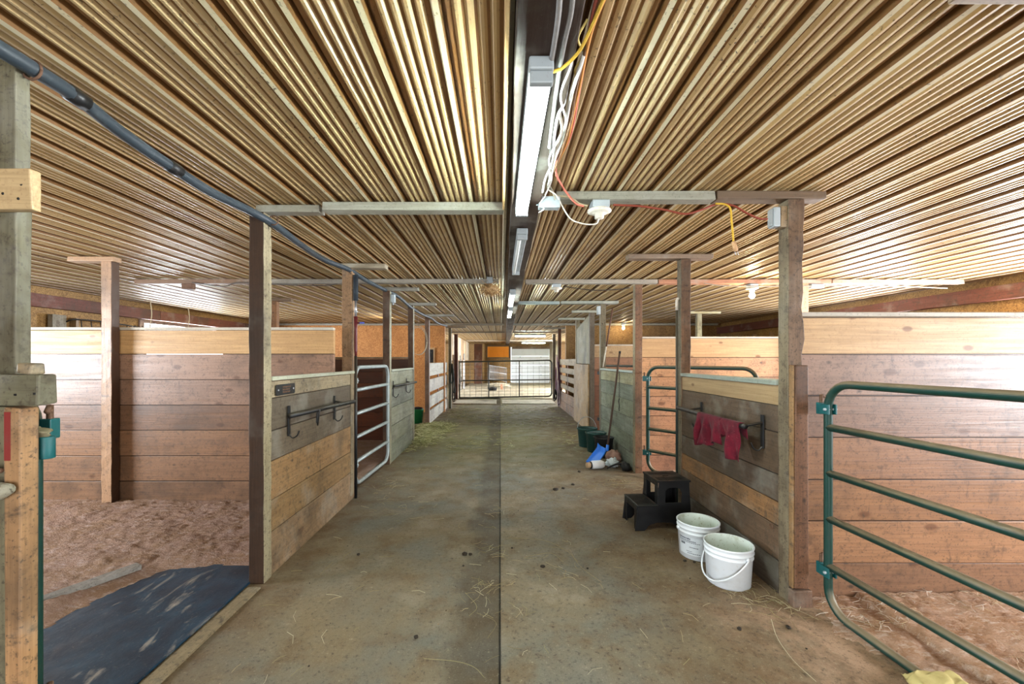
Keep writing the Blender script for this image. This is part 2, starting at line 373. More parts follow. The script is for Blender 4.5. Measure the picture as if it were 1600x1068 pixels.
def side_wall(name, x, sgn, wins):
    """Outer wall with real openings; wins = (y0, y1, z0, z1)."""
    m = MB(); y = -3.0; t = .14
    xa, xb = (x, x + sgn * t)
    for (a, b, z0, z1) in wins:
        m.box((xa, y, 0), (xb, a, ZC + .06)); m.box((xa, a, 0), (xb, b, z0)); m.box((xa, a, z1), (xb, b, ZC + .06)); y = b
    m.box((xa, y, 0), (xb, 26.2, ZC + .06))
    w = struct(m.build(name, M['osb_tan']))
    s = MB(); yy = -2.6
    while yy < 11.0:
        if all(yy + .05 < a or yy > b for a, b, _, _ in wins): s.box((x - sgn * .09, yy, 0), (x - sgn * .002, yy + .04, 2.0), TAN[0])
        yy += .61
    s.build('stud', M['plank_z'], w)
    return w
WL, WR = -6.15, 5.92
lw = [(1.3, 2.9, 1.0, 1.95), (4.5, 5.1, 1.1, 1.7), (7.15, 9.3, 1.1, 2.09), (17, 19, 1.0, 1.9)]  # last opening unseen, added to brighten the far end
rw = [(-.4, 1.7, .9, 1.95), (3.3, 4.9, .95, 1.95), (6.0, 7.3, 1.0, 1.92), (17, 20, .9, 1.9)]  # fourth opening also added and unseen, for light beyond the far gate
side_wall('wall_left', WL, -1, lw); side_wall('wall_right', WR, 1, rw)
def header(name, x, sg):
    m = MB()
    for a, b in ((-3, 3.6), (3.6, 7.4), (7.4, 11.2)): m.box((x, a + .002, 2.10), (x - sg * .10, b - .002, 2.27), S(112, 66, 56), .003)
    struct(m.build(name, M['old_y'], None, .004))
header('trim_1', WL + .002, -1); header('trim_2', WR - .002, 1)
def window(i, x, sg, w):
    a, b, z0, z1 = w; m = MB(); t = .05
    for q in ((a, z0, a + t, z1), (b - t, z0, b, z1), (a, z0, b, z0 + t), (a, z1 - t, b, z1)):
        m.box((x + sg * .02, q[0], q[1]), (x + sg * .10, q[2], q[3]), S(168, 150, 140))
    o = struct(m.build('window_%d' % i, M['old_z'], None, .003))
    g = MB(); g.box((x + sg * .055, a + t, z0 + t), (x + sg * .06, b - t, z1 - t)); g.build('pane', M['glass'], o)
    tr = MB(); tr.box((x - sg * .001, a - .09, z0 - .05), (x - sg * .03, a - .002, z1 + .0), S(172, 150, 140)); tr.build('casing', M['old_z'], o, .003)
    return o
for i, w in enumerate(lw): window(i + 1, WL, -1, w)
for i, w in enumerate(rw): window(i + 5, WR, 1, w)
def front_wall():                                # unseen, behind the camera; its door opening is added to let fill light in
    m = MB(); y0, y1 = -3.1, -2.95
    m.box((-6.3, y0, 0), (-1.7, y1, ZC + .06)); m.box((1.9, y0, 0), (6.1, y1, ZC + .06)); m.box((-1.7, y0, 2.2), (1.9, y1, ZC + .06))
    struct(m.build('wall_front', M['osb_tan']))
front_wall()
def back_wall():
    m = MB(); y0, y1 = 25.0, 25.15
    m.box((-6.3, y0, 0), (.62, y1, ZC + .06), S(150, 120, 90)); m.box((2.95, y0, 0), (6.1, y1, ZC + .06)); m.box((.62, y0, 2.17), (2.95, y1, ZC + .06))
    w = struct(m.build('wall_back', M['osb_tan']))
    d = MB()
    for k in range(4): d.box((.64, y0 + .03, .02 + k * .54), (2.93, y0 + .08, .545 + k * .54))
    o = struct(d.build('door_1', M['door'], None, .008))
    h = MB()
    for k in range(4):
        for xx in (1.15, 2.4): h.box((xx, y0 + .018, .52 + k * .54 - .05), (xx + .07, y0 + .03, .52 + k * .54 + .02))
    h.build('hinge_plate', M['zinc'], o)
    f = MB(); f.box((-.8, y0 - .05, 1.5), (.55, y0 - .01, 1.56), TAN[0]); f.box((-.8, y0 - .05, 2.2), (.55, y0 - .01, 2.26), TAN[0]); f.box((-.84, y0 - .05, 1.5), (-.78, y0 - .01, 2.26), TAN[0]); f.box((.5, y0 - .05, 1.5), (.58, y0 - .01, 2.26), S(90, 60, 36))
    wn = struct(f.build('window_9', M['plank_x']))
    p = MB(); p.box((-.78, y0 - .03, 1.56), (.5, y0 - .012, 2.2)); p.build('panel', M['orange'], wn)
    h = MB(); h.box((.7, y0 - .09, 2.06), (3.0, y0 - .02, 2.2), S(150, 120, 90)); struct(h.build('trim_3', M['old_x'], None, .004))
back_wall()
def inner_osb():
    m = MB(); m.box((-6.15, 11.2, 0), (-1.5, 11.3, ZC + .02)); struct(m.build('wall_inner_left', M['osb_warmlit']))
    m = MB(); m.box((1.76, 11.2, 0), (5.92, 11.3, ZC + .02)); struct(m.build('wall_inner_right', M['osb_tan']))
    m = MB()
    for k in range(14): m.box((-1.86, 15.3 + k * .6, 1.38), (-1.80, 15.88 + k * .6, ZC), R.choice([S(196, 180, 150), S(176, 150, 116), S(160, 130, 96), S(206, 196, 176)]), .004)
    struct(m.build('wall_far_left', M['old_z']))
    m = MB(); m.box((2.95, 20.6, 0), (3.0, 25, ZC), S(206, 190, 160)); struct(m.build('wall_far_right', M['old_z']))  # starts late, leaving a gap for light from the added far window
inner_osb()

# ------------------------------------------------------------------ posts
def post(label, x0, x1, y0, y1, top, col, cap=None, capcol=None, name='wooden_post', chew=0.0, mat='post_z', bottom=0.0, group=None, side=None):
    t = thing(name, label, 'post', ((x0 + x1) / 2, (y0 + y1) / 2, bottom), 0, group)
    m = MB(); nz = 26 if chew or y0 < 5 else 4; rings = []
    cs = [(x0, y0), (x1, y0), (x1, y1), (x0, y1)]; vs = []
    for i in range(nz + 1):
        z = bottom + (top - bottom) * i / nz
        for k, (x, y) in enumerate(cs):
            j = .0022; cx = cy = 0
            if chew and k == 1 and .35 < i / nz < .95: cx = -chew * abs(noise.noise(Vector((i * .6, 3.3, k)))) * 2; cy = chew * .5 * abs(noise.noise(Vector((i * .5, 1.3, k))))
            vs.append((x + cx + R.uniform(-j, j), y + cy + R.uniform(-j, j), z))
    fs = [(i * 4 + k, i * 4 + (k + 1) % 4, i * 4 + 4 + (k + 1) % 4, i * 4 + 4 + k) for i in range(nz) for k in range(4)] + [(3, 2, 1, 0), tuple(nz * 4 + k for k in range(4))]
    m.add(vs, fs, col)
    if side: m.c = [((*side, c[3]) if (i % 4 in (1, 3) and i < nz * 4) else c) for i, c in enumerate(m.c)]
    m.build('shaft', M[mat], t, .004)
    if cap:
        c = MB(); c.box((cap[0], y0 - .004, top + .001), (cap[1], y0 + .088, ZC - .001), capcol or S(140, 132, 116), .004)
        c.build('cap_board', M['cap_x'], t, .005)
    return t
TP = 2.325
post('grey board post at the left edge, carrying a pale screwed block and a rough crosspiece', -1.62, -1.454, 1.247, 1.29, TP, S(112, 108, 86), mat='old_z')
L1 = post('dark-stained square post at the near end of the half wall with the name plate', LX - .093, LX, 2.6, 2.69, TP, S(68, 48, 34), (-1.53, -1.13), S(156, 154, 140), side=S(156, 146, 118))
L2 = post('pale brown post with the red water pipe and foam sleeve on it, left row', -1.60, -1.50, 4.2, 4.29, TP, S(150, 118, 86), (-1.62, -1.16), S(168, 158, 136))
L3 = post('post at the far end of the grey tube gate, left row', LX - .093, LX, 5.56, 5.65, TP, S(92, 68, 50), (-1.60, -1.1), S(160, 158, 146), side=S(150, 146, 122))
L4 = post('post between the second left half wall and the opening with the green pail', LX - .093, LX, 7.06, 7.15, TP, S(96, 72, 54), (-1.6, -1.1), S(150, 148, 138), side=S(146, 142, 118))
L5 = post('slim brown post at the near end of the white slatted left wall', -1.61, -1.52, 8.86, 8.95, TP, S(112, 84, 66), (-1.62, -1.0), S(160, 158, 148))
L6 = post('grey-green post at the far end of the white slatted left wall, hung with dark straps', -1.50, -1.42, 12.0, 12.09, TP, S(112, 116, 96), (-1.6, -1.0), S(160, 158, 148))
L7 = post('dark red-brown post that carries the left end of the far mesh gate', -1.66, -1.53, 14.86, 14.98, TP, S(92, 60, 54))
R0 = post('wooden post beside the free end of the near green gate, mostly out of view', RX, RX + .09, 1.0, 1.09, TP, S(120, 92, 66), (1.17, 1.9), S(158, 140, 118))
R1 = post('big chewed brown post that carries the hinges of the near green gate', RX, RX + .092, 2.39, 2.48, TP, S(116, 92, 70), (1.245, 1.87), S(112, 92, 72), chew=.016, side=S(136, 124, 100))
m = MB(); m.box((RX + .012, 2.352, .105), (RX + .088, 2.389, 1.37), S(122, 88, 66), .003); m.build('sister_board', M['post_z'], R1, .006)
m = MB(); m.box((RX - .001, 2.356, .105), (RX + .011, 2.389, 1.37), S(146, 114, 76), .002); m.build('edge_strip', M['old_z'], R1, .004)
m = MB(); m.box((RX - .003, 2.34, .0), (RX + .10, 2.389, .10), S(120, 92, 74), .004); m.build('foot_block', M['old_z'], R1, .006)
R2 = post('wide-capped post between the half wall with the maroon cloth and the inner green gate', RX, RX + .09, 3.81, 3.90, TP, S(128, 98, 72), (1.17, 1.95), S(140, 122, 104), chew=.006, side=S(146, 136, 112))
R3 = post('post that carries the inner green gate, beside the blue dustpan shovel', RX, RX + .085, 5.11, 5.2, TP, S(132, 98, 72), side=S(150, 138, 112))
R4 = post('post behind the leaning rod and the dark green rubber tubs', RX, RX + .085, 6.87, 6.96, TP, S(120, 112, 92), (1.0, 1.95), S(150, 158, 150))
R5 = post('grey post at the near edge of the pale plywood panel, right row', RX + .09, RX + .18, 8.12, 8.21, TP, S(98, 88, 74), (1.4, 1.95), S(158, 162, 150))
R6 = post('post between the pale plywood panel and the slatted right wall', RX + .09, RX + .18, 9.6, 9.69, TP, S(150, 142, 112), (1.35, 1.95), S(170, 174, 160))
R7 = post('brown post hung with pale and purple lead ropes, far right row', 1.72, 1.81, 12.4, 12.49, TP, S(104, 74, 56), (1.3, 1.95), S(150, 150, 140))
R8 = post('grey post that carries the right end of the far mesh gate', 1.87, 1.97, 14.86, 14.95, TP, S(132, 130, 124))
post('slim pale post with an L-shaped cap board, in front of the left plank partition', -3.744, -3.648, 3.90, 3.985, TP, S(186, 148, 114), (-4.06, -3.63), S(186, 150, 116), mat='plank_z', side=S(74, 48, 30))
post('short-looking pale post rising behind the near right plank partition', 3.63, 3.72, 5.02, 5.10, TP, S(206, 170, 132), mat='plank_z')
post('brown post far inside the left stalls, seen beside the near dark post', -3.62, -3.53, 6.55, 6.64, TP, S(152, 108, 70), (-3.72, -3.3), S(120, 96, 72))
post('green-grey post far inside the right stalls, left of the lit bulb', 3.93, 4.02, 8.3, 8.39, TP, S(146, 140, 104), (3.7, 4.4), S(170, 160, 120))
post('tall brown board column beyond the far mesh gate', -1.52, -1.06, 24.0, 24.3, TP, S(96, 56, 32), name='board_column')

# fixings on the near left post
L0 = thing('crosspiece', 'rough grey timber crosspiece nailed across the near left board post', 'timber block', (-1.45, 1.2, 1.27))
m = MB(); m.box((-1.75, 1.195, 1.268), (-1.327, 1.246, 1.357), S(126, 124, 100), .004); m.build('beam_end', M['old_x'], L0, .006)
m = MB(); m.box((-1.41, 1.21, 1.358), (-1.362, 1.246, 1.388), S(150, 130, 96), .005); m.build('splintered_block', M['old_x'], L0, .006)
for (x, z) in ((-1.395, 1.297), (-1.34, 1.30)): m = MB(); m.box((x, 1.192, z), (x + .006, 1.196, z + .006)); m.build('nail', M['black'], L0)
b = thing('nailed_block', 'pale new wood block with four dark screws on the near left post', 'timber block', (-1.45, 1.22, 1.84))
m = MB(); m.box((-1.80, 1.215, 1.842), (-1.372, 1.246, 1.957), S(204, 178, 134), .003); m.build('block', M['fresh_x'], b, .004)
for px, py in ((5, 278), (33, 288), (4, 302), (28, 310)):
    q = P(px, py, 1.214); m = MB(); m.tube([q, q + Vector((0, .003, 0))], .004, 8); m.build('screw', M['black'], b)
b = thing('gate_jamb', 'tan board with a grey board behind it below the rough crosspiece, near left edge', 'board', (-1.42, 1.22, 0))
m = MB(); m.box((-1.75, 1.224, .0), (-1.432, 1.246, 1.262), S(120, 114, 90), .002); m.build('grey_board', M['old_z'], b, .004)
m = MB(); m.box((-1.430, 1.20, .0), (-1.384, 1.246, 1.262), S(178, 138, 96), .003); m.build('tan_board', M['old_z'], b, .005)
m = MB(); m.box((-1.428, 1.1965, 1.11), (-1.412, 1.1995, 1.25)); m.build('red_tape', M['redtape'], b)
pg = thing('wooden_peg', 'short grey wooden peg with a bolt sticking out at the near left edge', 'peg', (-1.45, 1.19, 1.02))
m = MB(); m.tube([(-1.75, 1.18, 1.0), (-1.6, 1.18, 1.005), (-1.42, 1.178, 1.027), (-1.388, 1.178, 1.036)], [.03, .03, .026, .014], 10, S(150, 146, 128)); m.build('peg', M['old_x'], pg)
m = MB(); m.tube([(-1.7, 1.19, 1.08), (-1.43, 1.192, 1.083)], .007, 8); m.build('bolt', M['rust'], pg)

# ------------------------------------------------------------------ plank walls
def planked(name, label, axis, a0, a1, pos, th, zs, cols, cat, cap=None, mats=None, group=None, gaps=.006, toplabel=None, slit=None):
    """Planks from a0 to a1 along axis (0 = x, 1 = y) on the plane pos..pos+th; zs = seam heights from the bottom."""
    loc = ((a0 + a1) / 2, pos, 0) if axis == 0 else (pos, (a0 + a1) / 2, 0)
    t = thing(name, label, cat, loc, 0, group); nm = 'xyz'[axis]; top = len(zs) - 2
    body, pale = MB(), MB()
    for i in range(len(zs) - 1):
        q = R.uniform(0, .007); z0, z1 = zs[i] + gaps * .5, zs[i + 1] - gaps * .5
        dst = pale if (mats and i in mats) else body
        if axis == 0: dst.box((a0, pos + q, z0), (a1, pos + th, z1), cols[i], .0012)
        else:
            s = 1 if th > 0 else -1
            dst.box((pos - 0 + s * q, a0, z0), (pos + th, a1, z1), cols[i], .0012)
    for i in range(1, len(zs) - 1):  # added dark backing strips that keep light from leaking through the seams
        a, b = zs[i] - .014, zs[i] + .014; runs = [(a0, a1)]
        if slit and i == len(zs) - 2: runs = [(a0, slit[0]), (slit[1], a1)]
        for (p, q) in runs:
            if axis == 0: body.box((p + .002, pos + .016, a), (q - .002, pos + th - .006, b), S(62, 46, 34))
            else: body.box((pos + th * .4, p + .002, a), (pos + th * .85, q - .002, b), S(62, 50, 38))
    body.build('boards', M['plank_' + nm] if name == 'plank_partition' else M['old_' + nm], t, .0025)
    if pale.v:
        o = pale.build('top_board', M['fresh_' + nm], t, .003)
        if toplabel: o['label'] = toplabel
    if cap:
        c = MB(); e, h, cc = cap
        if axis == 0: c.box((a0, pos - e, zs[-1] + .001), (a1, pos + th + e, zs[-1] + h), cc, .003)
        else: c.box((pos + (-e if th > 0 else e), a0, zs[-1] + .001), (pos + th + (e if th > 0 else -e), a1, zs[-1] + h), cc, .003)
        c.build('top_rail', M['cap_' + nm], t, .005)
    return t
Z7 = [0, .235, .478, .724, .966, 1.21, 1.456, 1.687]
planked('plank_partition', 'tall plank partition with a pale top board behind the stall with the blue-black mat', 0, -6.14, -1.605, 4.0, .04, Z7, PINK[:3] + [PINK[4], S(160, 126, 104), S(168, 132, 108), PALE[0]], 'partition', (.01, .025, S(214, 206, 190)), {6}, toplabel='pale newer plank with knots', slit=(-3.43, -2.66))
planked('plank_partition', 'low reddish-brown plank partition seen through the grey tube gate', 0, -6.14, -1.58, 7.18, .04, [0, .25, .5, .75, 1.0, 1.2, 1.42], [S(112, 62, 40), S(124, 70, 44), S(104, 58, 38), S(130, 74, 46), S(104, 58, 40), S(96, 62, 46)], 'partition', (.01, .03, S(126, 112, 90)))
planked('plank_partition', 'tall mauve-brown plank partition behind the near green gate', 0, RX + .098, 5.915, 2.44, .04, [0, .207, .454, .697, .944, 1.19, 1.434, 1.65], [S(146, 110, 84), S(168, 126, 92), S(160, 118, 84), S(158, 118, 88), S(146, 116, 98), S(154, 124, 106), S(206, 172, 128)], 'partition', (.012, .028, S(196, 190, 178)), {6}, toplabel='pale newer plank with knots')
planked('plank_partition', 'peach-coloured plank partition seen behind the inner green gate', 0, RX + .088, 5.915, 5.12, .04, [0, .23, .47, .71, .95, 1.19, 1.43, 1.665], [S(180, 132, 104), S(194, 146, 110), S(192, 144, 108), S(196, 148, 112), S(194, 146, 106), S(206, 158, 114), S(210, 172, 124)], 'partition', (.01, .022, S(214, 208, 196)), {6}, toplabel='pale newer plank with knots')
planked('plank_partition', 'brown plank partition far behind the dark open gate on the right', 0, RX + .19, 5.915, 8.16, .04, [0, .3, .6, .9, 1.2, 1.45, 1.68], [S(116, 78, 56), S(126, 84, 58), S(120, 80, 60), S(140, 92, 66), S(150, 110, 84), S(180, 150, 110)], 'partition', (.01, .022, S(206, 200, 188)))
hw = planked('half_wall', 'left half wall of grey and tan planks that carries the dark name plate', 1, 2.692, 4.198, LX - .002, -.04, [0, .285, .49, .745, .94, 1.15, 1.262], [S(148, 122, 92), TAN[1], TAN[2], GREY[1], GREY[3], S(158, 144, 116)], 'half wall', (.012, .03, S(176, 180, 158)))
m = MB(); m.box((-1.50, 4.12, .05), (-1.478, 4.196, 1.29), S(140, 126, 100), .002); m.build('end_batten', M['old_z'], hw, .003)
planked('half_wall', 'grey-green left half wall beyond the tube gate', 1, 5.652, 7.058, LX - .002, -.04, [0, .25, .5, .75, 1.0, 1.24], [S(124, 128, 108), S(132, 134, 112), S(140, 140, 120), S(126, 130, 116), S(148, 150, 130)], 'half wall', (.012, .03, S(176, 182, 168)))
hr = planked('half_wall', 'right half wall of dark planks with one orange plank, behind the white pails', 1, 2.482, 3.808, RX + .002, .04, [0, .2, .405, .551, .716, .966, 1.127, 1.25], [DARK[1], S(108, 86, 66), S(160, 118, 76), DARK[0], DARK[2], S(106, 88, 70), S(178, 152, 112)], 'half wall', (.014, .032, S(164, 178, 168)), {6}, toplabel='pale tan plank')
m = MB(); q = P(1206, 839, 2.53); m.tube(arc((RX - .008, 2.53, .39), .014, 0, 6.28, 14, (0, 1, 0), (0, 0, 1)), .003, 6, closed=False); m.build('eye_ring', M['rust'], hr)
planked('half_wall', 'grey-green right half wall behind the rubber tubs', 1, 5.202, 6.868, RX + .002, .04, [0, .22, .44, .66, .88, 1.08, 1.235], [S(124, 130, 116), S(132, 140, 122), S(128, 136, 124), S(140, 146, 128), S(122, 130, 118), S(168, 164, 134)], 'half wall', (.014, .03, S(182, 196, 196)))

# slatted walls with real gaps
def slatted(label, x, th, y0, y1, slats, cols, mat='old_y'):
    t = thing('slatted_wall', label, 'half wall', (x, (y0 + y1) / 2, 0)); m = MB()
    for (a, b), c in zip(slats, cols): m.box((x, y0, a), (x + th, y1, b), c, .003)
    m.build('boards', M[mat], t, .004)
    for yy in (y0 + .05, (y0 + y1) / 2, y1 - .12):
        u = MB(); u.box((x + th * 1.02, yy, 0), (x + th * 2.2, yy + .08, slats[-1][1]), S(150, 96, 60)); u.build('upright', M['plank_z'], t, .003)
W = S(182, 180, 164)
slatted('whitewashed slatted left wall with orange gaps near the far gate', -1.53, -.03, 8.955, 11.98, [(.02, .3), (.36, .62), (.70, .98), (1.05, 1.33)], [W, W, S(176, 170, 154), W])
slatted('pale slatted right wall beside the purple lead ropes', RX + .10, .03, 9.70, 12.38, [(0, .24), (.25, .5), (.60, .72), (.82, .96), (1.04, 1.18), (1.26, 1.42)], [S(140, 104, 70), S(146, 110, 74), S(156, 140, 108), S(164, 146, 114), S(166, 150, 118), S(172, 156, 126)])
t = thing('plywood_panel', 'pale plywood panel with a taller slanted sheet above it, right side', 'panel', (RX + .08, 8.9, 0))
m = MB(); m.box((RX + .052, 8.13, .01), (RX + .084, 9.68, 1.31), S(162, 134, 92), .002); m.build('lower_sheet', M['old_z'], t, .003)
m = MB(); m.prism([(8.22, 1.32), (9.59, 1.32), (9.59, 2.10), (8.22, 2.30)], RX + .10, RX + .118, S(136, 130, 100), axis=0); m.build('upper_sheet', M['old_z'], t, .003)

# ------------------------------------------------------------------ gates
def gate(label, mat, L=1.22, H=(.03, .27, .53, .78, 1.03, 1.27), r=.021, loc=(0, 0, 0), rz=0.0, group='tube gates of the stalls', hinge_mat='teal', wire=False, lead=.05):
    g = thing('tube_gate', label, 'gate', loc, rz, group); z0, z1, k = H[0], H[-1], .13
    pts = []
    for (cx, cz, a0) in ((k, z0 + k, math.pi), (L - k, z0 + k, 1.5 * math.pi), (L - k, z1 - k, 0), (k, z1 - k, .5 * math.pi)):
        pts += arc((cx, 0, cz), k, a0, a0 + math.pi / 2, 6, (1, 0, 0), (0, 0, 1))
    m = MB(); m.tube(pts, r, 12, closed=True); m.build('frame', mat, g, local=True)
    for z in H[1:-1]:
        m = MB(); m.tube([(0, 0, z), (L, 0, z)], r * .96, 12); m.build('rail', mat, g, local=True)
    for z in (H[1] - .03, H[-2] + .10):
        m = MB(); m.box((-.030, -.016, z - .028), (.030, -.026, z + .028)); m.box((-.030, .016, z - .028), (.030, .026, z + .028)); m.box((-.062, -.018, z - .032), (-.03, .018, z + .032))
        h = m.build('hinge', M[hinge_mat], g, .003, local=True)
        m = MB(); m.tube([(-.046, 0, z + .075), (-.046, 0, z - .02)], .009, 8); m.tube([(-.046, 0, z + .07), (-.06, .02, z + .07), (-.085, .055, z + .06)], .008, 8); m.build('pin', M['rust'], h, local=True)
        m = MB(); m.tube([(.012, -.036, z), (.012, .036, z)], .008, 6); m.build('bolt', M['zinc'], h, local=True)
    return g
def heading(dx, dy): return math.atan2(dy, dx)
g1 = gate('green tube gate filling the right foreground, dusty on top of its rails', M['green'], 1.18, loc=(1.80, 2.285, 0), rz=heading(.062, -1))
g2 = dup(g1, (1.772, 5.0, .045), heading(.257, -.31), 'green tube gate swung open behind the half wall with the maroon cloth')
g3 = gate('dark tube gate standing open behind the rubber tubs on the right', M['darkgreen'], 1.2, loc=(1.92, 8.0, .02), rz=heading(.6, -.75), hinge_mat='black')
g4 = gate('grey galvanised tube gate closed across the left stall beside the red water pipe', M['galv'], 1.14, loc=(-1.535, 4.385, .05), rz=heading(.035, 1), hinge_mat='galv')
g0 = gate('green tube gate folded away behind the near left post, only its teal hinge showing', M['green'], 1.2, loc=(-1.492, 1.33, .05), rz=heading(-1, -.12))
for h in list(g0.children):
    if h.name.startswith('hinge'): h.rotation_euler = (0, 0, 0)
b = thing('hinge_bracket', 'teal hinge bracket with a rusty pin beside the near left jamb board', 'hinge', (-1.42, 1.29, 1.13))
m = MB(); m.lathe([(.001, 1.098), (.021, 1.098), (.021, 1.165), (.001, 1.165)], (-1.396, 1.278, 0), 20); m.build('bracket', M['teal'], b, .002)
m = MB(); m.box((-1.455, 1.262, 1.105), (-1.414, 1.292, 1.168)); m.build('strap', M['black'], b, .004)
m = MB(); m.blob((-1.415, 1.272, 1.178), (.034, .022, .015), S(120, 110, 84), .6, 14, 9, 3, 4); m.build('dirt_clump', M['hay'], b)

fg = thing('mesh_gate', 'wide dark gate of welded wire closing the far end of the aisle', 'gate', (-1.44, 14.8, 0))
def mesh_gate():
    x0, x1, z0, z1, y, k = -1.46, 1.82, .05, 1.33, 14.8, .12; pts = []; rise = .06
    for (cx, cz, a0) in ((x0 + .02, z0 + .02, math.pi), (x1 - k, z0 + k, 1.5 * math.pi), (x1 - k, z1 - k, 0), (x0 + .02, z1 - .02, .5 * math.pi)):
        kk = .02 if cx < 0 else k
        pts += arc((cx, y, cz), kk, a0, a0 + math.pi / 2, 5, (1, 0, 0), (0, 0, 1))
    pts = [Vector((p.x, p.y, p.z + rise * (p.x - x0) / 3.2)) for p in pts]
    m = MB(); m.tube(pts, .026, 8, closed=True); m.build('frame', M['darkgreen'], fg)
    m = MB(); m.tube([(x0, y, .66), (x1, y, .70)], .022, 8); m.build('rail', M['darkgreen'], fg)
    for px in (763.7, 811.5):
        x = (px - CX) * y / F; m = MB(); m.tube([(x, y, z0 + .02), (x, y, z1 + .02)], .020, 8); m.build('upright', M['darkgreen'], fg)
    m = MB(); x = x0 + .17
    while x < x1 - .05: m.tube([(x, y, z0), (x, y, z1 + .03)], .0042, 5); x += .205
    for z in (.16, .26, .37, .49, .8, .93, 1.07, 1.21): m.tube([(x0, y, z), (x1, y, z + .05)], .0042, 5)
    m.build('wire_mesh', M['darkgreen'], fg)
mesh_gate()

# ------------------------------------------------------------------ ceiling timber, lamps and wiring
bx = lambda d: .115 + .012 * d
def centre_beam():
    t = thing('ceiling_beam', 'dark rough timber beam running along the middle of the ceiling', 'beam', (bx(0), 0, 2.27))
    m = MB(); ys = [-2.9 + i * .35 for i in range(int(27.8 / .35) + 1)]; vs = []
    for i, y in enumerate(ys):
        j = lambda: R.uniform(-.006, .006)
        for (dx, z) in ((-.085, ZC + .02), (-.085, 2.275), (.085, 2.275), (.085, ZC + .02)): vs.append((bx(y) + dx + j(), y, z + (j() if z < ZC else 0)))
    n = len(ys); fs = [(i * 4 + k, i * 4 + (k + 1) % 4, i * 4 + 4 + (k + 1) % 4, i * 4 + 4 + k) for i in range(n - 1) for k in range(4)]
    m.add(vs, fs + [(3, 2, 1, 0)], S(60, 45, 36)); m.build('beam', M['old_y'], t, .004)
    m = MB(); m.box((bx(0) - .105, -2.9, 2.30), (bx(0) - .090, 2.5, ZC - .001), S(190, 160, 110), .002); m.build('edge_strip', M['fresh_y'], t, .002)
centre_beam()
def batten(label, pieces, y, w=.085, name='ceiling_batten', group=None):
    t = thing(name, label, 'batten', ((pieces[0][0] + pieces[-1][1]) / 2, y, 2.325))
    for (a, b, c) in pieces:
        m = MB(); m.box((a, y, 2.322), (b, y + w, ZC - .001), c, .004); m.build('board', M['cap_x'], t, .005)
    return t
GB = S(160, 160, 146)
batten('grey ceiling batten left of the nearest tube lamp', [(-1.10, .02, GB)], 2.56)
batten('grey ceiling batten right of the nearest tube lamp, carrying cords', [(.32, 1.235, S(150, 150, 136))], 2.39)
batten('long ceiling batten running left from the beam over the second stall', [(-4.4, -2.9, S(140, 110, 86)), (-2.89, -.02, S(164, 158, 146))], 5.0)
batten('long ceiling batten running right past the lit bulb', [(.30, 1.9, S(164, 158, 146)), (1.91, 4.0, S(182, 130, 100)), (4.01, 5.6, S(170, 150, 130))], 5.02)
batten('blue-grey ceiling batten with a socket box at its right end', [(.26, .98, S(150, 166, 168))], 6.87)
batten('ceiling batten above the osb wall on the left', [(-5.9, .1, S(160, 150, 132))], 11.08)
batten('ceiling batten above the osb wall on the right', [(.35, 5.8, S(168, 166, 150))], 11.08)
batten('pale ceiling batten just short of the crosswise tube lamps', [(-1.7, .14, S(176, 172, 160)), (.42, 2.6, S(186, 178, 160))], 14.2)
batten('pale ceiling batten near the white back door', [(-1.7, 2.7, S(190, 178, 160))], 20.5)

def tube_lamp(label, y0, y1, x, mats, z=2.215, cross=False, group='tube lamps along the beam'):
    t = thing('tube_lamp', label, 'ceiling lamp', (x, (y0 + y1) / 2, z), 0, group)
    def pt(a, b, c): return (a, b, c) if not cross else (x + (b - (y0 + y1) / 2), (y0 + y1) / 2 + (a - x), c)
    m = MB(); zt = 2.272 if not cross else ZC - .002
    m.box(pt(x - .036, y0 - .03, z + .018), pt(x + .036, y1 + .03, zt)); m.build('housing', M['housing'], t, .006)
    for sx, mt in zip((-.017, .017), mats):
        if mt is None: continue
        q = MB(); q.tube([pt(x + sx, y0, z), pt(x + sx, y1, z)], .013, 12); q.build('tube', M[mt], t)
    for yy in (y0 - .012, y1 + .012):
        q = MB(); q.box(pt(x - .034, yy - .012, z - .018), pt(x + .034, yy + .012, z + .018)); q.build('end_socket', M['housing'], t, .004)
    return t
tube_lamp('lit tube lamp nearest the viewer under the beam', 1.22, 2.30, .118, ('tube_on', 'tube_dim'))
tube_lamp('unlit tube lamp between the lit ones under the beam', 2.78, 3.9, .145, ('tube_off', None))
tube_lamp('lit tube lamp just behind the bird nest', 5.15, 6.25, .15, ('tube_far', 'tube_far'))
tube_lamp('lit tube lamp beyond the one behind the bird nest', 6.85, 7.95, .165, ('tube_far', 'tube_far'))
tube_lamp('first of the two lamps set crosswise beyond the far gate', 14.9, 16.0, 1.10, ('tube_on', 'tube_on'), 2.28, True)
tube_lamp('second crosswise lamp, nearer the white back door', 21.4, 22.6, 1.75, ('tube_on', 'tube_on'), 2.28, True)

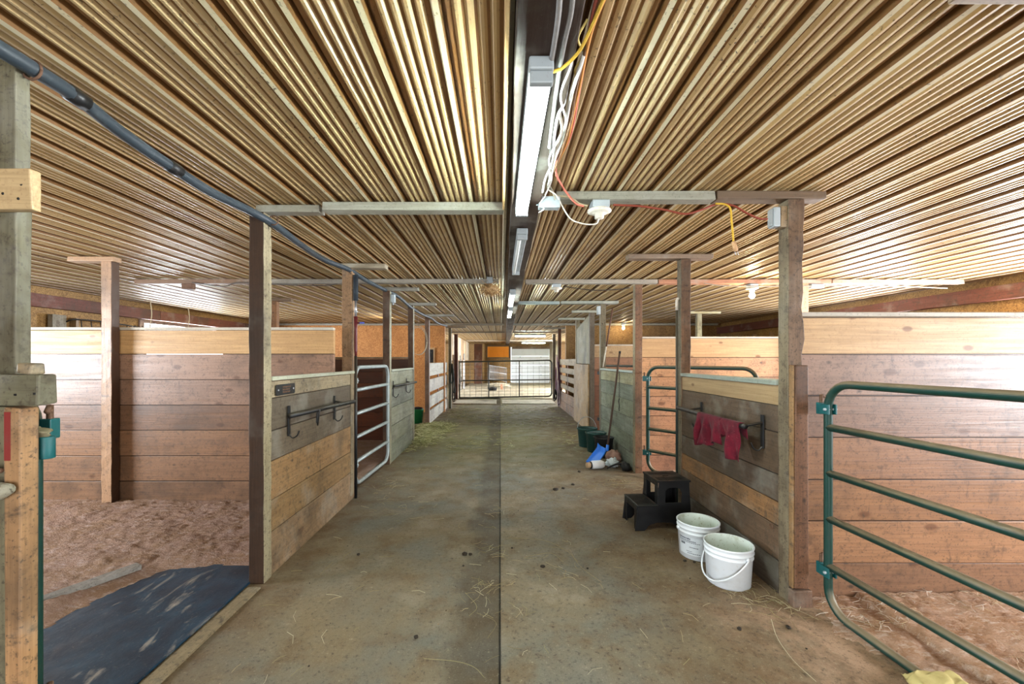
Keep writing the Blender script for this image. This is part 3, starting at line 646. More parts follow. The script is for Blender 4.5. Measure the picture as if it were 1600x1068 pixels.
def holder(label, x, y, bulb=None, box=True, zt=2.321, group='lamp holders on the battens'):
    t = thing('lamp_holder', label, 'lamp holder', (x, y, zt), 0, group)
    m = MB(); m.box((x - .05, y - .05, zt - .045), (x + .05, y + .05, zt - .001)); m.build('box', M['zinc'], t, .006)
    m = MB(); m.lathe([(.012, -.045), (.066, -.046), (.07, -.056), (.05, -.066), (.028, -.07), (.026, -.095), (.0, -.095)], (x, y, zt), 20); m.build('socket', M['porcelain'], t)
    if bulb:
        m = MB(); m.lathe([(0.001, -.175), (.02, -.17), (.031, -.15), (.032, -.135), (.026, -.118), (.015, -.10), (.013, -.094)], (x, y, zt), 16); m.build('bulb', M[bulb], t)
    return t
holder('dusty porcelain lamp holder with a loose white wire, near ceiling batten', .577, 2.43)
holder('small empty lamp holder beside the beam on the second batten', .68, 5.06)
holder('lamp holder with a glowing bulb over the right stall', 3.06, 5.06, 'bulb')
holder('lamp holder with a small lit bulb in front of the right osb wall', 3.22, 10.9, 'bulb_dim', zt=2.372)
holder('lamp holder with a lit bulb far down the left stalls', -2.62, 9.6, 'bulb_dim', zt=2.372)
def jbox(label, x, y, w=.09, d=.06, h=.06, zt=2.321, mat='zinc'):
    t = thing('junction_box', label, 'junction box', (x, y, zt - h)); m = MB(); m.box((x - w / 2, y - d / 2, zt - h), (x + w / 2, y + d / 2, zt - .001)); m.build('box', M[mat], t, .005)
    m = MB(); m.tube([(x - w / 2 - .012, y, zt - h / 2), (x - w / 2 + .004, y, zt - h / 2)], .013, 10); m.build('knockout', M['zinc'], t)
jbox('grey metal junction box beside the end of the nearest lit tube lamp', .275, 2.36, .12, .055, .065)
jbox('dark junction box on the batten in the left stall', -3.77, 5.03, .13, .06, .07, mat='rust')
jbox('white junction box right of the big chewed post', 3.84, 5.06, .16, .06, .05)
t = thing('socket_box', 'white double socket on a wood block with a red plug, on the big chewed post', 'socket', (1.635, 2.40, 2.2))
m = MB(); m.box((1.615, 2.395, 2.165), (1.653, 2.45, 2.285), S(150, 128, 96), .002); m.build('backing_block', M['old_z'], t, .003)
m = MB(); m.box((1.575, 2.393, 2.168), (1.613, 2.452, 2.282)); m.build('box', M['zinc'], t, .007)
m = MB(); m.box((1.569, 2.40, 2.175), (1.574, 2.446, 2.275)); m.build('cover', M['housing'], t, .004)
t = thing('socket_box', 'white socket box on the post behind the leaning rod', 'socket', (1.63, 6.86, 2.2))
m = MB(); m.box((1.60, 6.86, 2.15), (1.653, 6.92, 2.29)); m.build('box', M['zinc'], t, .006)
m = MB(); m.box((1.595, 6.865, 2.16), (1.599, 6.915, 2.28)); m.build('cover', M['housing'], t, .003)
t = thing('socket_box', 'small pale switch box near the top of the post by the grey tube gate', 'switch box', (-1.45, 5.58, 2.2))
m = MB(); m.box((-1.478, 5.58, 2.17), (-1.42, 5.64, 2.28)); m.build('box', M['zinc'], t, .006)
m = MB(); m.tube([(-1.45, 5.61, 2.17), (-1.45, 5.61, 2.14)], .012, 8); m.build('knockout', M['zinc'], t)

def cable(name, label, pts, r, col, cat='cord', extra=None, k=6):
    m = MB(); m.tube(smooth_path(pts, k), r, 7, col)
    o = m.build(name, M['attr']); return tag(o, label, cat)
def ce(px, py, z=2.30): return C(px, py, z)
cable('power_cord', 'grey cable clipped along the dark centre beam up to the nearest lamp', [ce(876, -40, 2.262), ce(873, 20, 2.262), ce(866, 70, 2.262), ce(858, 115, 2.262), ce(852, 150, 2.255)], .008, S(150, 150, 148))
cable('power_cord', 'second grey cable lying along the right edge of the centre beam', [ce(897, -40, 2.262), ce(892, 20, 2.262), ce(880, 75, 2.26), ce(868, 150, 2.262), ce(858, 230, 2.262)], .007, S(128, 126, 122))
cable('power_cord', 'yellow cable crossing from the cable bundle to the centre beam', [ce(955, -30, 2.31), ce(925, 40, 2.30), ce(905, 80, 2.27), ce(880, 105, 2.255), ce(864, 112, 2.25)], .005, S(206, 168, 60))
cable('extension_cord', 'orange cord hanging in the cable bundle right of the beam', [ce(962, -40, 2.335), ce(930, 30, 2.33), ce(917, 75, 2.32), ce(906, 130, 2.325), ce(897, 170, 2.32), ce(886, 220, 2.32), ce(872, 252, 2.30)], .0065, S(200, 138, 66), 'cord')
cable('extension_cord', 'pink-red cord dropping from the cable bundle to the porcelain lamp holder', [ce(940, -30, 2.34), ce(925, 30, 2.335), ce(905, 140, 2.33), ce(890, 215, 2.325), ce(868, 262, 2.30), P(878, 290, 2.3), P(888, 304, 2.34), P(900, 318, 2.36), P(912, 322, 2.375)], .006, S(196, 110, 92), 'cord')
cable('power_cord', 'white cable looping at the bottom of the cable bundle', [ce(935, -30, 2.345), ce(918, 60, 2.34), ce(908, 100, 2.30), ce(898, 130, 2.28), ce(890, 160, 2.29), ce(880, 215, 2.31), ce(868, 245, 2.29), ce(862, 270, 2.26), ce(856, 292, 2.25)], .006, S(216, 216, 208))
cable('power_cord', 'thin white cable hanging loose beside the nearest lit lamp', [ce(889, 120, 2.33), ce(882, 160, 2.28), ce(872, 180, 2.24), ce(866, 215, 2.22), ce(864, 250, 2.22), ce(852, 280, 2.23), ce(848, 300, 2.25)], .005, S(206, 210, 206))
cable('power_cord', 'grey twisted cable tail beside the nearest junction box', [ce(874, 175, 2.25), ce(878, 205, 2.24), ce(868, 235, 2.22), ce(862, 262, 2.22), P(857, 285, 2.25), P(864, 300, 2.30), P(868, 312, 2.31)], .005, S(170, 164, 148))
cable('power_cord', 'loose white wire drooping from the beam to the porcelain lamp holder', [P(856, 296, 2.25), P(870, 306, 2.32), P(880, 325, 2.36), P(893, 343, 2.4), P(915, 350, 2.43), P(932, 349, 2.44), P(936, 340, 2.44)], .004, S(222, 216, 200))
cable('power_cord', 'tan cable running along the near right batten', [P(866, 306, 2.37), P(890, 308, 2.37), P(905, 318, 2.375), P(918, 322, 2.375)], .006, S(172, 160, 128))
cable('extension_cord', 'dark red cord sagging along the near right batten to the socket box', [P(958, 320, 2.37), P(1000, 322, 2.37), P(1040, 328, 2.37), P(1070, 334, 2.37), P(1095, 328, 2.37), P(1120, 319, 2.375), P(1145, 321, 2.37), P(1165, 332, 2.37), P(1185, 341, 2.38), P(1199, 342, 2.39)], .006, S(130, 58, 40), 'cord')
t = thing('extension_cord', 'short yellow cord with a plug hanging from the near right batten', 'cord', P(1143, 325, 2.37))
m = MB(); m.tube(smooth_path([P(1118, 318, 2.36), P(1132, 319, 2.36), P(1141, 326, 2.36), P(1143, 345, 2.36), P(1145, 365, 2.36), P(1146, 378, 2.36)]), .0055, 7, S(198, 160, 50)); m.build('cord', M['attr'], t)
m = MB(); m.tube([P(1145.5, 377, 2.36), P(1148, 385, 2.36), P(1150, 392, 2.36)], [.010, .013, .012], 8, S(190, 150, 110)); m.build('plug', M['attr'], t)
for dx in (-2, 2):
    m = MB(); m.tube([P(1150 + dx, 392, 2.36), P(1151.5 + dx, 398, 2.36)], .0022, 6); m.build('prong', M['chrome'], t)
cable('power_cord', 'black cable sagging along the second batten right of the beam', [P(880, 447, 5.0), P(925, 453, 5.0), P(965, 452, 5.0), P(985, 449, 5.0)], .006, S(60, 52, 44))
cable('power_cord', 'grey cable sagging along the second batten on the left', [P(300, 441, 4.98), P(350, 447, 4.98), P(372, 441, 4.98), P(430, 444, 4.98), P(500, 446, 4.98), P(528, 443, 4.98)], .006, S(86, 78, 70))
cable('power_cord', 'cable looped along the second batten on the far right', [P(1100, 442, 4.99), P(1130, 446, 4.99), P(1200, 447, 4.99), P(1330, 446, 4.99), P(1400, 447, 4.99), P(1480, 450, 4.99)], .006, S(150, 140, 126))

cable('power_cord', 'brown twisted cord in the cable bundle beside the centre beam', [ce(948, -30, 2.33), ce(922, 50, 2.325), ce(908, 105, 2.31), ce(898, 150, 2.30), ce(892, 190, 2.305), ce(876, 240, 2.30), ce(866, 268, 2.28)], .005, S(120, 88, 60))
cable('power_cord', 'dark grey cable in the shadowed right side of the centre beam', [ce(908, -30, 2.30), ce(896, 40, 2.295), ce(886, 95, 2.29), ce(876, 150, 2.285), ce(866, 200, 2.28), ce(860, 240, 2.27)], .006, S(70, 66, 62))
cable('power_cord', 'thin white wire looping in and out of the cable bundle', [ce(898, 60, 2.33), ce(893, 100, 2.27), ce(876, 150, 2.25), ce(884, 190, 2.29), ce(870, 222, 2.24), ce(858, 250, 2.235), ce(862, 280, 2.25), P(852, 305, 2.22)], .0035, S(222, 222, 216))
cable('power_cord', 'pale yellow wire wound round the cable bundle', [ce(918, 30, 2.34), ce(903, 60, 2.31), ce(912, 85, 2.33), ce(898, 110, 2.31), ce(905, 130, 2.335), ce(893, 150, 2.31)], .0035, S(206, 186, 110))
cable('power_cord', 'frayed pale wire ends sticking out near the beam end of the batten', [P(852, 306, 2.22), P(844, 318, 2.24), P(850, 326, 2.26), P(842, 332, 2.28)], .003, S(200, 200, 192))

# black water pipe along the tops of the left posts
def main_pipe():
    t = thing('water_pipe', 'long blue-grey water pipe sagging under the ceiling along the left posts', 'pipe', (-1.45, 1.3, 2.3))
    pts = [(-1.43, .3, 2.29), (-1.43, 1.0, 2.285), (-1.425, 1.25, 2.286), P(120, 152, 1.42), P(190, 207, 1.62), P(270, 262, 1.87), P(330, 300, 2.12), P(392, 330, 2.50), P(430, 352, 2.70), P(470, 382, 3.2), P(505, 405, 3.85), P(545, 421, 4.18), P(572, 438, 4.7), P(600, 452, 5.5), P(622, 463, 6.0), P(642, 480, 6.95), P(660, 491, 8.0), P(673, 496.5, 8.7), P(685, 505, 9.8), P(698, 509, 11.0)]
    pts = [Vector((min(p[0], -1.38), p[1], p[2])) if p[1] > 2 else Vector(p) for p in pts]
    m = MB(); m.tube(smooth_path(pts, 6), .0235, 12); m.build('pipe', M['pipe'], t)
    for q in (P(120, 152, 1.42), P(272, 263, 1.875)):
        m = MB(); d = Vector((0, .06, -.004)); m.tube([q - d * .5, q + d * .5], .028, 12); m.build('coupling', M['black'], t)
    for (y, x) in ((1.27, -1.43), (2.64, -1.44)):
        m = MB(); m.tube(arc((x, y, 2.285), .029, 0, 6.28, 16, (1, 0, 0), (0, 0, 1)), .004, 6); m.build('clip', M['rust'], t)
main_pipe()
t = thing('water_hydrant', 'slim standpipe with foam sleeve, dark red section and blue tap beside the grey gate', 'water pipe', (-1.475, 4.22, 0))
m = MB(); m.tube([(-1.468, 4.22, 2.0), (-1.468, 4.22, 2.26)], .024, 12); m.build('foam_sleeve', M['foam'], t)
m = MB(); m.tube([(-1.468, 4.22, 1.84), (-1.468, 4.22, 2.0)], .011, 10); m.tube([(-1.468, 4.22, 1.88), (-1.468, 4.22, 1.9)], .017, 10); m.build('steel_pipe', M['chrome'], t)
m = MB(); m.tube([(-1.468, 4.22, 1.44), (-1.468, 4.22, 1.5), (-1.468, 4.22, 1.7), (-1.468, 4.22, 1.84)], [.012, .016, .016, .020], 10); m.build('red_pipe', M['red'], t)
m = MB(); m.tube([(-1.468, 4.22, .0), (-1.468, 4.22, 1.44)], .015, 10); m.build('lower_pipe', M['black'], t)
m = MB(); m.tube([(-1.468, 4.22, 1.775), (-1.42, 4.22, 1.775)], .009, 8); s_ = m.build('tap', M['red'], t)
m = MB(); m.lathe([(0.001, -.008), (.022, -.008), (.026, 0), (.022, .008), (.001, .008)], (-1.405, 4.22, 1.775), 10); m.build('blue_knob', M['blueknob'], s_)
t = thing('water_hydrant', 'thin dark standpipe with a pale elbow beside the post right of the inner green gate', 'water pipe', (1.62, 3.86, 0))
m = MB(); m.tube([(1.632, 3.85, 0.008), (1.632, 3.85, 1.86)], .011, 10); m.build('pipe', M['darkgreen'], t)
m = MB(); m.tube([(1.632, 3.85, 1.86), (1.632, 3.85, 1.95), (1.64, 3.85, 1.965), (1.653, 3.85, 1.965)], .013, 10); m.build('elbow', M['porcelain'], t)

t = thing('bird_nest', 'shaggy straw bird nest on a pale box under the ceiling', 'bird nest', (-.15, 4.9, 2.2))
m = MB(); m.box((-.16, 4.86, 2.30), (-.09, 4.98, 2.369)); m.build('pale_box', M['housing'], t, .004)
m = MB(); m.blob((-.13, 4.92, 2.235), (.10, .10, .06), S(150, 120, 80), .4, 14, 9, 5, 3)
for i in range(260):
    a = R.uniform(0, 6.28); q = R.uniform(.04, .11); c = Vector((-.13 + q * math.cos(a), 4.92 + q * math.sin(a), 2.235 + R.uniform(-.05, .045)))
    d = Vector((R.uniform(-1, 1), R.uniform(-1, 1), R.uniform(-.9, .6))) * .085
    m.tube([c, c + d * .6, c + d], .0019, 3, R.choice([S(176, 140, 92), S(140, 104, 64), S(196, 170, 120)]), caps=False)
m.build('straw_cup', M['hay'], t)
def string(label, px, y0, y1, d):
    m = MB(); m.tube(smooth_path([P(px, y0, d), P(px + 2, (y0 + y1) / 2, d), P(px - 1, y1, d)]), .006, 5, S(196, 180, 150)); tag(m.build('hanging_string', M['attr']), label, 'string')
string('dusty string hanging left in front of the bright left window', 235, 470, 512, 6.0)
string('dusty string hanging right in front of the bright left window', 294, 480, 514, 6.6)

# ------------------------------------------------------------------ blanket bars, cloth, plate
def blanket_bar(label, y, tip_x, sgn, wall_x, z, L=.98, strap=False, near=0.0, group='blanket bars on the half walls'):
    t = thing('blanket_bar', label, 'blanket bar', (wall_x, y, z), 0, group)
    o = lambda v: wall_x + sgn * v                        # distance out from the wall
    m = MB(); m.tube([(o(near), y - .02, z), (o(tip_x), y + L, z + .005)], .0185, 12); m.build('bar', M['black'], t)
    for yy in (y, y + .80):
        out = near + (tip_x - near) * (yy - y) / L
        m = MB(); m.box((o(.002), yy - .014, z - .14), (o(.010), yy + .014, z + .07)); m.tube(smooth_path([(o(.006), yy, z - .13), (o(.03), yy + .002, z - .155), (o(.06), yy + .004, z - .14), (o(.075), yy + .006, z - .105)], 4), .0055, 7)
        if out > .03: m.tube([(o(.008), yy, z + .02), (o(out), yy, z)], .009, 8)
        m.build('bracket', M['black'], t, .001)
    if strap:
        m = MB(); yy = y + .33; q = o(near + (tip_x - near) * .34)
        m.tube([(q, yy, z + .02), (q + sgn * .02, yy, z), (q + sgn * .012, yy, z - .06), (q, yy + .01, z - .12), (q - sgn * .012, yy + .02, z - .10), (q - sgn * .012, yy + .03, z - .03), (q, yy + .02, z + .02)], .006, 6); m.build('strap_loop', M['black'], t)
    return t
blanket_bar('black blanket bar swung out from the left half wall under the name plate', 2.9, .125, 1, LX, 1.012, 0.95, True, .02)
blanket_bar('black blanket bar on the grey-green left half wall beyond the tube gate', 5.73, .125, 1, LX, 1.04, .95, False, .02)
blanket_bar('dark blanket bar with the maroon cloth over it, right half wall', 2.62, .135, -1, RX, .985, .95, False, .125)

t = thing('name_plate', 'dark oblong metal plate with worn pale embossing on the left half wall', 'plate', (LX, 2.86, 1.2))
m = MB(); m.prism([(2.735, 1.172), (2.745, 1.162), (2.975, 1.162), (2.985, 1.172), (2.985, 1.226), (2.975, 1.236), (2.745, 1.236), (2.735, 1.226)], LX + .001, LX + .007, axis=0); m.build('plate', M['black'], t, .002)
m = MB()
for r_, z in enumerate((1.216, 1.199, 1.182)):
    y = 2.815
    while y < 2.91:
        w = R.uniform(.008, .016); m.box((LX + .007, y, z - .005), (LX + .009, y + w * .8, z + .005)); y += w + .004
m.build('embossing', M['rust'], t)
for y in (2.76, 2.96):
    m = MB(); m.lathe([(0.001, .004), (.006, .003), (.007, 0)], (0, 0, 0), 10); m.v = [(LX + .007 + z, y + x, 1.199 + yy) for x, yy, z in m.v]; m.build('screw', M['chrome'], t)

def ss01(t): t = max(0, min(1, t)); return t * t * (3 - 2 * t)
def cloth():
    bxx, z0 = RX - .133, .985; n, mm = 44, 30; vs = []
    for i in range(n + 1):
        s = i / n; y = 3.16 - .55 * s
        fl = .185 + .035 * math.sin(s * 7.5 + .6) + .012 * math.sin(s * 23)          # front flap length
        if s > .60: fl = .085 + .14 * ss01((s - .60) / .3)
        bl = .10 + .05 * math.sin(s * 6)
        for j in range(mm + 1):
            u = j / mm; tot = bl + .058 + fl; d = u * tot
            if d < bl: x, z = bxx + .019, z0 - (bl - d)
            elif d < bl + .058:
                a = (d - bl) / .058 * math.pi; x, z = bxx + .019 * math.cos(a), z0 + .019 * math.sin(a)
            else: x, z = bxx - .019, z0 - (d - bl - .058)
            hang = max(0, z0 - z)
            fold = .022 * math.sin(s * 26 + 2 * math.sin(s * 5)) * min(1, hang * 9) + .012 * math.sin(s * 55 + z * 20) * min(1, hang * 6)
            vs.append((x - abs(hang) * .03 * (1 if j > mm * .4 else -.3) - (fold + .01 if x < bxx else -abs(fold) * .5), y + .05 * hang * math.sin(s * 9) * 3 - .10 * hang * (s - .5), z))
    m = MB(); m.add(vs, [(i * (mm + 1) + j, (i + 1) * (mm + 1) + j, (i + 1) * (mm + 1) + j + 1, i * (mm + 1) + j + 1) for i in range(n) for j in range(mm)], (1, 1, 1), True)
    o = m.build('maroon_cloth', M['cloth']); tag(o, 'crumpled maroon cloth draped over the right blanket bar', 'cloth', None, 'thing')
    q = o.modifiers.new('solid', 'SOLIDIFY'); q.thickness = .003
    return o
cloth()

# ------------------------------------------------------------------ pails, stool, tubs, shovel, floor clutter
def pail(label, x, y, rot, bail):
    t = thing('plastic_pail', label, 'bucket', (x, y, .007), rot, 'white pails by the right half wall')
    H = .247; m = MB()
    m.lathe([(0.001, 0.001), (.118, 0), (.124, .004), (.1335, .175), (.1345, .176), (.1395, .178), (.1395, .183), (.1345, .186), (.1355, .205), (.142, .206), (.142, .211), (.1365, .214), (.138, .232), (.1425, .236), (.1435, .244), (.140, .247), (.1355, .245)], n=48); m.build('bucket_wall', M['pail'], t, local=True)
    m = MB(); m.lathe([(.1355, .245), (.1335, .23), (.128, .12), (.119, .012), (.001, .010)], n=48); m.build('inside', M['pail_in'], t, local=True)
    m = MB()
    for s in (-1, 1): m.tube([(s * .136, 0, .196), (s * .150, 0, .196)], .012, 10)
    m.build('handle_ear', M['pail'], t, local=True)
    if bail:
        pts = [Vector((.150 * math.cos(a), -.165 * math.sin(a) * .92, .196 - .155 * math.sin(a) ** 1.0)) for a in (math.pi * i / 24 for i in range(25))]
        m = MB(); m.tube(pts, .0048, 8); m.build('bail_handle', M['pail'], t, local=True)
    else:
        m = MB(); nn = 12; vs = []
        for i in range(nn + 1):
            a = math.radians(-176 + 74 * i / nn)
            for z in (.035, .158): r_ = .1264 + (z - .004) * .054 + .0008; vs.append((r_ * math.cos(a), r_ * math.sin(a), z))
        m.add(vs, [(2 * i, 2 * i + 2, 2 * i + 3, 2 * i + 1) for i in range(nn)], (1, 1, 1), True); lb = m.build('paper_label', M['label'], t, local=True)
        rr = random.Random(3)
        for (z, h, a0, a1) in ((.146, .010, 0, .55), (.132, .006, 0, .75), (.122, .004, .05, .92), (.108, .014, .08, .3), (.09, .005, .5, .85), (.06, .004, .35, .6), (.048, .004, .4, .95)):
            a = a0; m = MB()
            while a < a1:
                w = rr.uniform(.03, .07); vs = []
                for q in (a, min(a + w, a1)):
                    an = math.radians(-174 + 70 * q)
                    for zz in (z - h / 2, z + h / 2): r_ = .1264 + (zz - .004) * .054 + .0016; vs.append((r_ * math.cos(an), r_ * math.sin(an), zz))
                m.add(vs, [(0, 2, 3, 1)]); a += w + .015
            m.build('text_line', M['ink'], lb, local=True)
    return t
pail('white plastic pail with its handle hanging down, nearest the big chewed post', 1.435, 2.62, math.radians(-72), True)
pail('white plastic pail with a printed label, between the front pail and the black step stool', 1.417, 2.985, 0, False)

def fill_prism(m, outer, holes, y0, y1):
    """Flat panel with holes in the xz plane, given thickness along y."""
    import bmesh
    bm = bmesh.new(); loops = []
    for lp in [outer] + holes:
        vs = [bm.verts.new((a, y0, b)) for a, b in lp]; loops += [bm.edges.new((vs[i], vs[(i + 1) % len(vs)])) for i in range(len(vs))]
    bmesh.ops.triangle_fill(bm, edges=loops, use_beauty=True)
    r_ = bmesh.ops.extrude_face_region(bm, geom=bm.faces[:])
    for v in r_['geom']:
        if isinstance(v, bmesh.types.BMVert): v.co.y = y1
    bmesh.ops.recalc_face_normals(bm, faces=bm.faces[:]); bm.verts.index_update()
    m.add([v.co.copy() for v in bm.verts], [[v.index for v in f.verts] for f in bm.faces]); bm.free()
def stool():
    x, y = 1.115, 3.385
    t = thing('step_stool', 'black plastic two-step stool beside the white pails', 'step stool', (x, y, .007), math.radians(4))
    W, D, H1, H2, X1 = .44, .29, .21, .405, .17
    arc2 = lambda cx, cz, rx, rz, n=8: [(cx + rx * math.cos(a), cz + rz * math.sin(a)) for a in (math.pi - math.pi * i / n for i in range(n + 1))]
    for yy in (0, D - .008):
        m = MB(); outer = [(-.02, 0), (.06, 0)] + arc2(.21, .02, .13, .045) + [(.36, 0), (W + .02, 0), (W - .005, H2 - .004), (X1 + .012, H2 - .004), (X1 - .006, H1), (.005, H1 - .004)]
        hole = [(.235, .225), (.37, .225), (.375, .30), (.36, .335), (.33, .345), (.26, .345), (.235, .32)]
        fill_prism(m, outer, [hole], yy, yy + .008); m.build('side_panel', M['stool'], t, .002, local=True)
    m = MB(); m.box((-.004, -.006, H1 - .012), (X1 + .006, D + .006, H1)); m.build('lower_tread', M['stool'], t, .006, local=True)
    m = MB()
    cx, cy, a_, b_ = (X1 + W) / 2, D / 2, .026, .010            # top with a slotted hand hole
    for (p, q) in (((X1 - .004, -.006), (W + .006, cy - b_)), ((X1 - .004, cy + b_), (W + .006, D + .006)), ((X1 - .004, cy - b_), (cx - a_, cy + b_)), ((cx + a_, cy - b_), (W + .006, cy + b_))):
        m.box((p[0], p[1], H2 - .014), (q[0], q[1], H2))
    m.build('upper_tread', M['stool'], t, local=True)
    def riser(x0, z0, z1):
        m = MB(); m.box((x0, .008, z1 - .05), (x0 + .008, D - .008, z1 - .012)); m.box((x0, .008, z0), (x0 + .008, .06, z1 - .05)); m.box((x0, D - .06, z0), (x0 + .008, D - .008, z1 - .05)); m.build('riser', M['stool'], t, .002, local=True)
    riser(-.004, .0, H1); riser(X1, H1, H2); riser(W - .006, 0, H2)
    for (a, b, z) in ((.01, X1 - .02, H1), (X1 + .02, W - .02, H2)):
        g = MB(); yy = .03
        while yy < D - .03:
            if not (z == H2 and abs(yy - D / 2) < .03): g.box((a, yy, z), (b, yy + .006, z + .002))
            yy += .018
        g.build('tread_grip', M['stool'], t, local=True)
stool()

def tub(label, x, y, r, h, mat, handle=None, tilt=0, z=.007):
    t = thing('rubber_tub', label, 'tub', (x, y, z), 0, 'rubber tubs by the grey-green wall')
    m = MB(); m.lathe([(.001, .001), (r * .80, 0), (r * .84, .01), (r * .98, h * .9), (r * 1.06, h * .93), (r * 1.08, h * .985), (r * 1.02, h), (r * .95, h * .93), (r * .8, .02), (.001, .018)], n=36); m.build('tub_wall', M[mat], t, local=True)
    if handle:
        pts = [Vector((r * math.cos(a), r * .35 * math.sin(a), h * .9 + handle * math.sin(a))) for a in (math.pi * i / 20 for i in range(21))]
        m = MB(); m.tube(pts, .005, 7); m.build('bail_handle', M['galv'], t, local=True)
tub('dark green rubber tub farther back with its wire handle up', 1.40, 6.72, .155, .30, 'rubber', .20)
tub('dark green rubber tub in front, behind the blue shovel blade', 1.45, 6.33, .15, .30, 'rubber', .02)
tub('black rubber tub against the grey-green wall', 1.485, 5.98, .135, .29, 'rubber_black')
tub_g = thing('green_pail', 'bright green pail with a dark bag on it in the opening on the left', 'bucket', (-1.86, 9.25, 0))
m = MB(); m.lathe([(.001, .001), (.12, 0), (.15, .30), (.157, .31), (.15, .315), (.142, .30), (.115, .02), (.001, .02)], n=28); m.build('bucket_wall', M['greenpail'], tub_g, local=True)
m = MB(); m.blob((0, 0, .30), (.135, .135, .06), (1, 1, 1), .4, 14, 8, 4); m.build('dark_bag', M['rubber_black'], tub_g, local=True)

t = thing('dustpan_shovel', 'bright blue scoop shovel with a long dark handle leaning on the grey-green wall', 'shovel', (1.3, 5.7, 0))
def shovel():
    A, B = Vector((1.44, 5.62, .185)), Vector((1.622, 5.66, 1.49))
    m = MB(); m.tube([A, A.lerp(B, .5), B], .0135, 10, S(84, 66, 56)); m.build('handle', M['attr'], t)
    m = MB(); m.tube([B, B + (B - A).normalized() * .03], .016, 10); m.build('grip_cap', M['black'], t)
    # scoop: U-shaped tray from the floor edge up to the socket
    f = Vector((1.20, 5.52, .012)); k = Vector((1.40, 5.62, .19)); d = k - f; side = Vector((0.10, -.14, -.035)).normalized(); up = d.cross(side).normalized()
    if up.z < 0: up = -up
    m = MB(); vs = []
    for i in range(9):
        u = i / 8; w = .085 - .015 * u
        for j in range(13):
            s = j / 6 - 1; lift = .05 * abs(s) ** 6 * (.3 + .7 * u) + (.05 * max(0, u - .85) / .15)
            vs.append(f + d * u + side * s * w + up * lift)
    m.add(vs, [(i * 13 + j, i * 13 + j + 1, (i + 1) * 13 + j + 1, (i + 1) * 13 + j) for i in range(8) for j in range(12)], (1, 1, 1), True)
    o = m.build('scoop', M['blue'], t); q = o.modifiers.new('solid', 'SOLIDIFY'); q.thickness = .006
    m = MB(); m.tube([k - d * .05, A, A + (B - A).normalized() * .07], [.016, .024, .019], 10); m.build('ferrule', M['blue'], t)
shovel()
t = thing('leaning_rod', 'thin two-tone rod standing on the half wall, leaning at the post by the tubs', 'rod', (1.62, 6.8, 1.3))
a_, b_ = Vector((1.684, 6.83, 1.281)), P(957, 482, 6.835); c_ = a_.lerp(b_, .35)
m = MB(); m.tube([a_, c_], .010, 8, S(206, 200, 186)); m.build('pale_shaft', M['attr'], t)
m = MB(); m.tube([c_, b_], .013, 8, S(92, 66, 54)); m.build('dark_grip', M['attr'], t)
t = thing('hanging_chain', 'dark chain with a snap hook hanging on the grey-green right half wall', 'chain', (1.64, 5.95, 1.0))
m = MB()
for i in range(22):
    z = 1.235 - i * .0165; m.tube(arc((1.642, 5.75, z), .009, 0, 6.28, 8, (1, 0, 0) if i % 2 else (0, 1, 0), (0, 0, 1)), .0022, 5)
m.build('links', M['black'], t)
m = MB(); m.tube(smooth_path([(1.642, 5.75, .87), (1.64, 5.77, .82), (1.64, 5.74, .77), (1.64, 5.76, .72), (1.64, 5.74, .70)], 5), .007, 7); m.build('snap_hook', M['black'], t)

t = thing('bottle', 'white plastic bottle with a tan cap lying on the floor under the blue shovel', 'bottle', (1.17, 5.36, .05))
m = MB(); d = Vector((1, .25, 0)).normalized(); o_ = Vector((1.15, 5.30, .062))
m.tube([o_ - d * .005, o_, o_ + d * .03, o_ + d * .15, o_ + d * .18], [.022, .045, .053, .053, .04], 16); m.build('bottle_body', M['pail'], t)
m = MB(); m.tube([o_ - d * .06, o_ - d * .05, o_ - d * .012, o_ - d * .006], [.03, .036, .036, .03], 14); m.build('cap', M['tan_plastic'], t)
m = MB(); m.tube([o_ - d * .004, o_ + d * .004], .047, 14); m.build('neck_ring', M['black'], t)
m = MB(); m.tube(smooth_path([(1.36, 5.30, .02), (1.43, 5.31, .05), (1.50, 5.30, .075), (1.56, 5.31, .06), (1.60, 5.32, .02)]), .012, 8, S(26, 26, 28)); tag(m.build('black_strap', M['attr']), 'short black strap arching over the litter by the grey-green wall', 'strap')
m = MB(); m.blob((1.455, 5.42, .055), (.075, .07, .06), (1, 1, 1), .7, 22, 14, 11, 4); tag(m.build('crumpled_bag', M['sack']), 'crumpled pale blue plastic bag on the floor by the grey-green wall', 'bag')
m = MB(); m.blob((1.54, 5.66, .085), (.10, .11, .085), (1, 1, 1), .4, 18, 12, 14, 2); tag(m.build('cloth_bundle', M['pink_sack']), 'dusty pink cloth bundle behind the crumpled bag', 'cloth bundle')
m = MB(); m.blob((1.585, 5.27, .05), (.055, .10, .06), (1, 1, 1), .6, 16, 10, 19, 3); tag(m.build('muck_lump', M['rubber_black']), 'dark lump of muck at the foot of the post beside the inner green gate', 'muck')
m = MB()
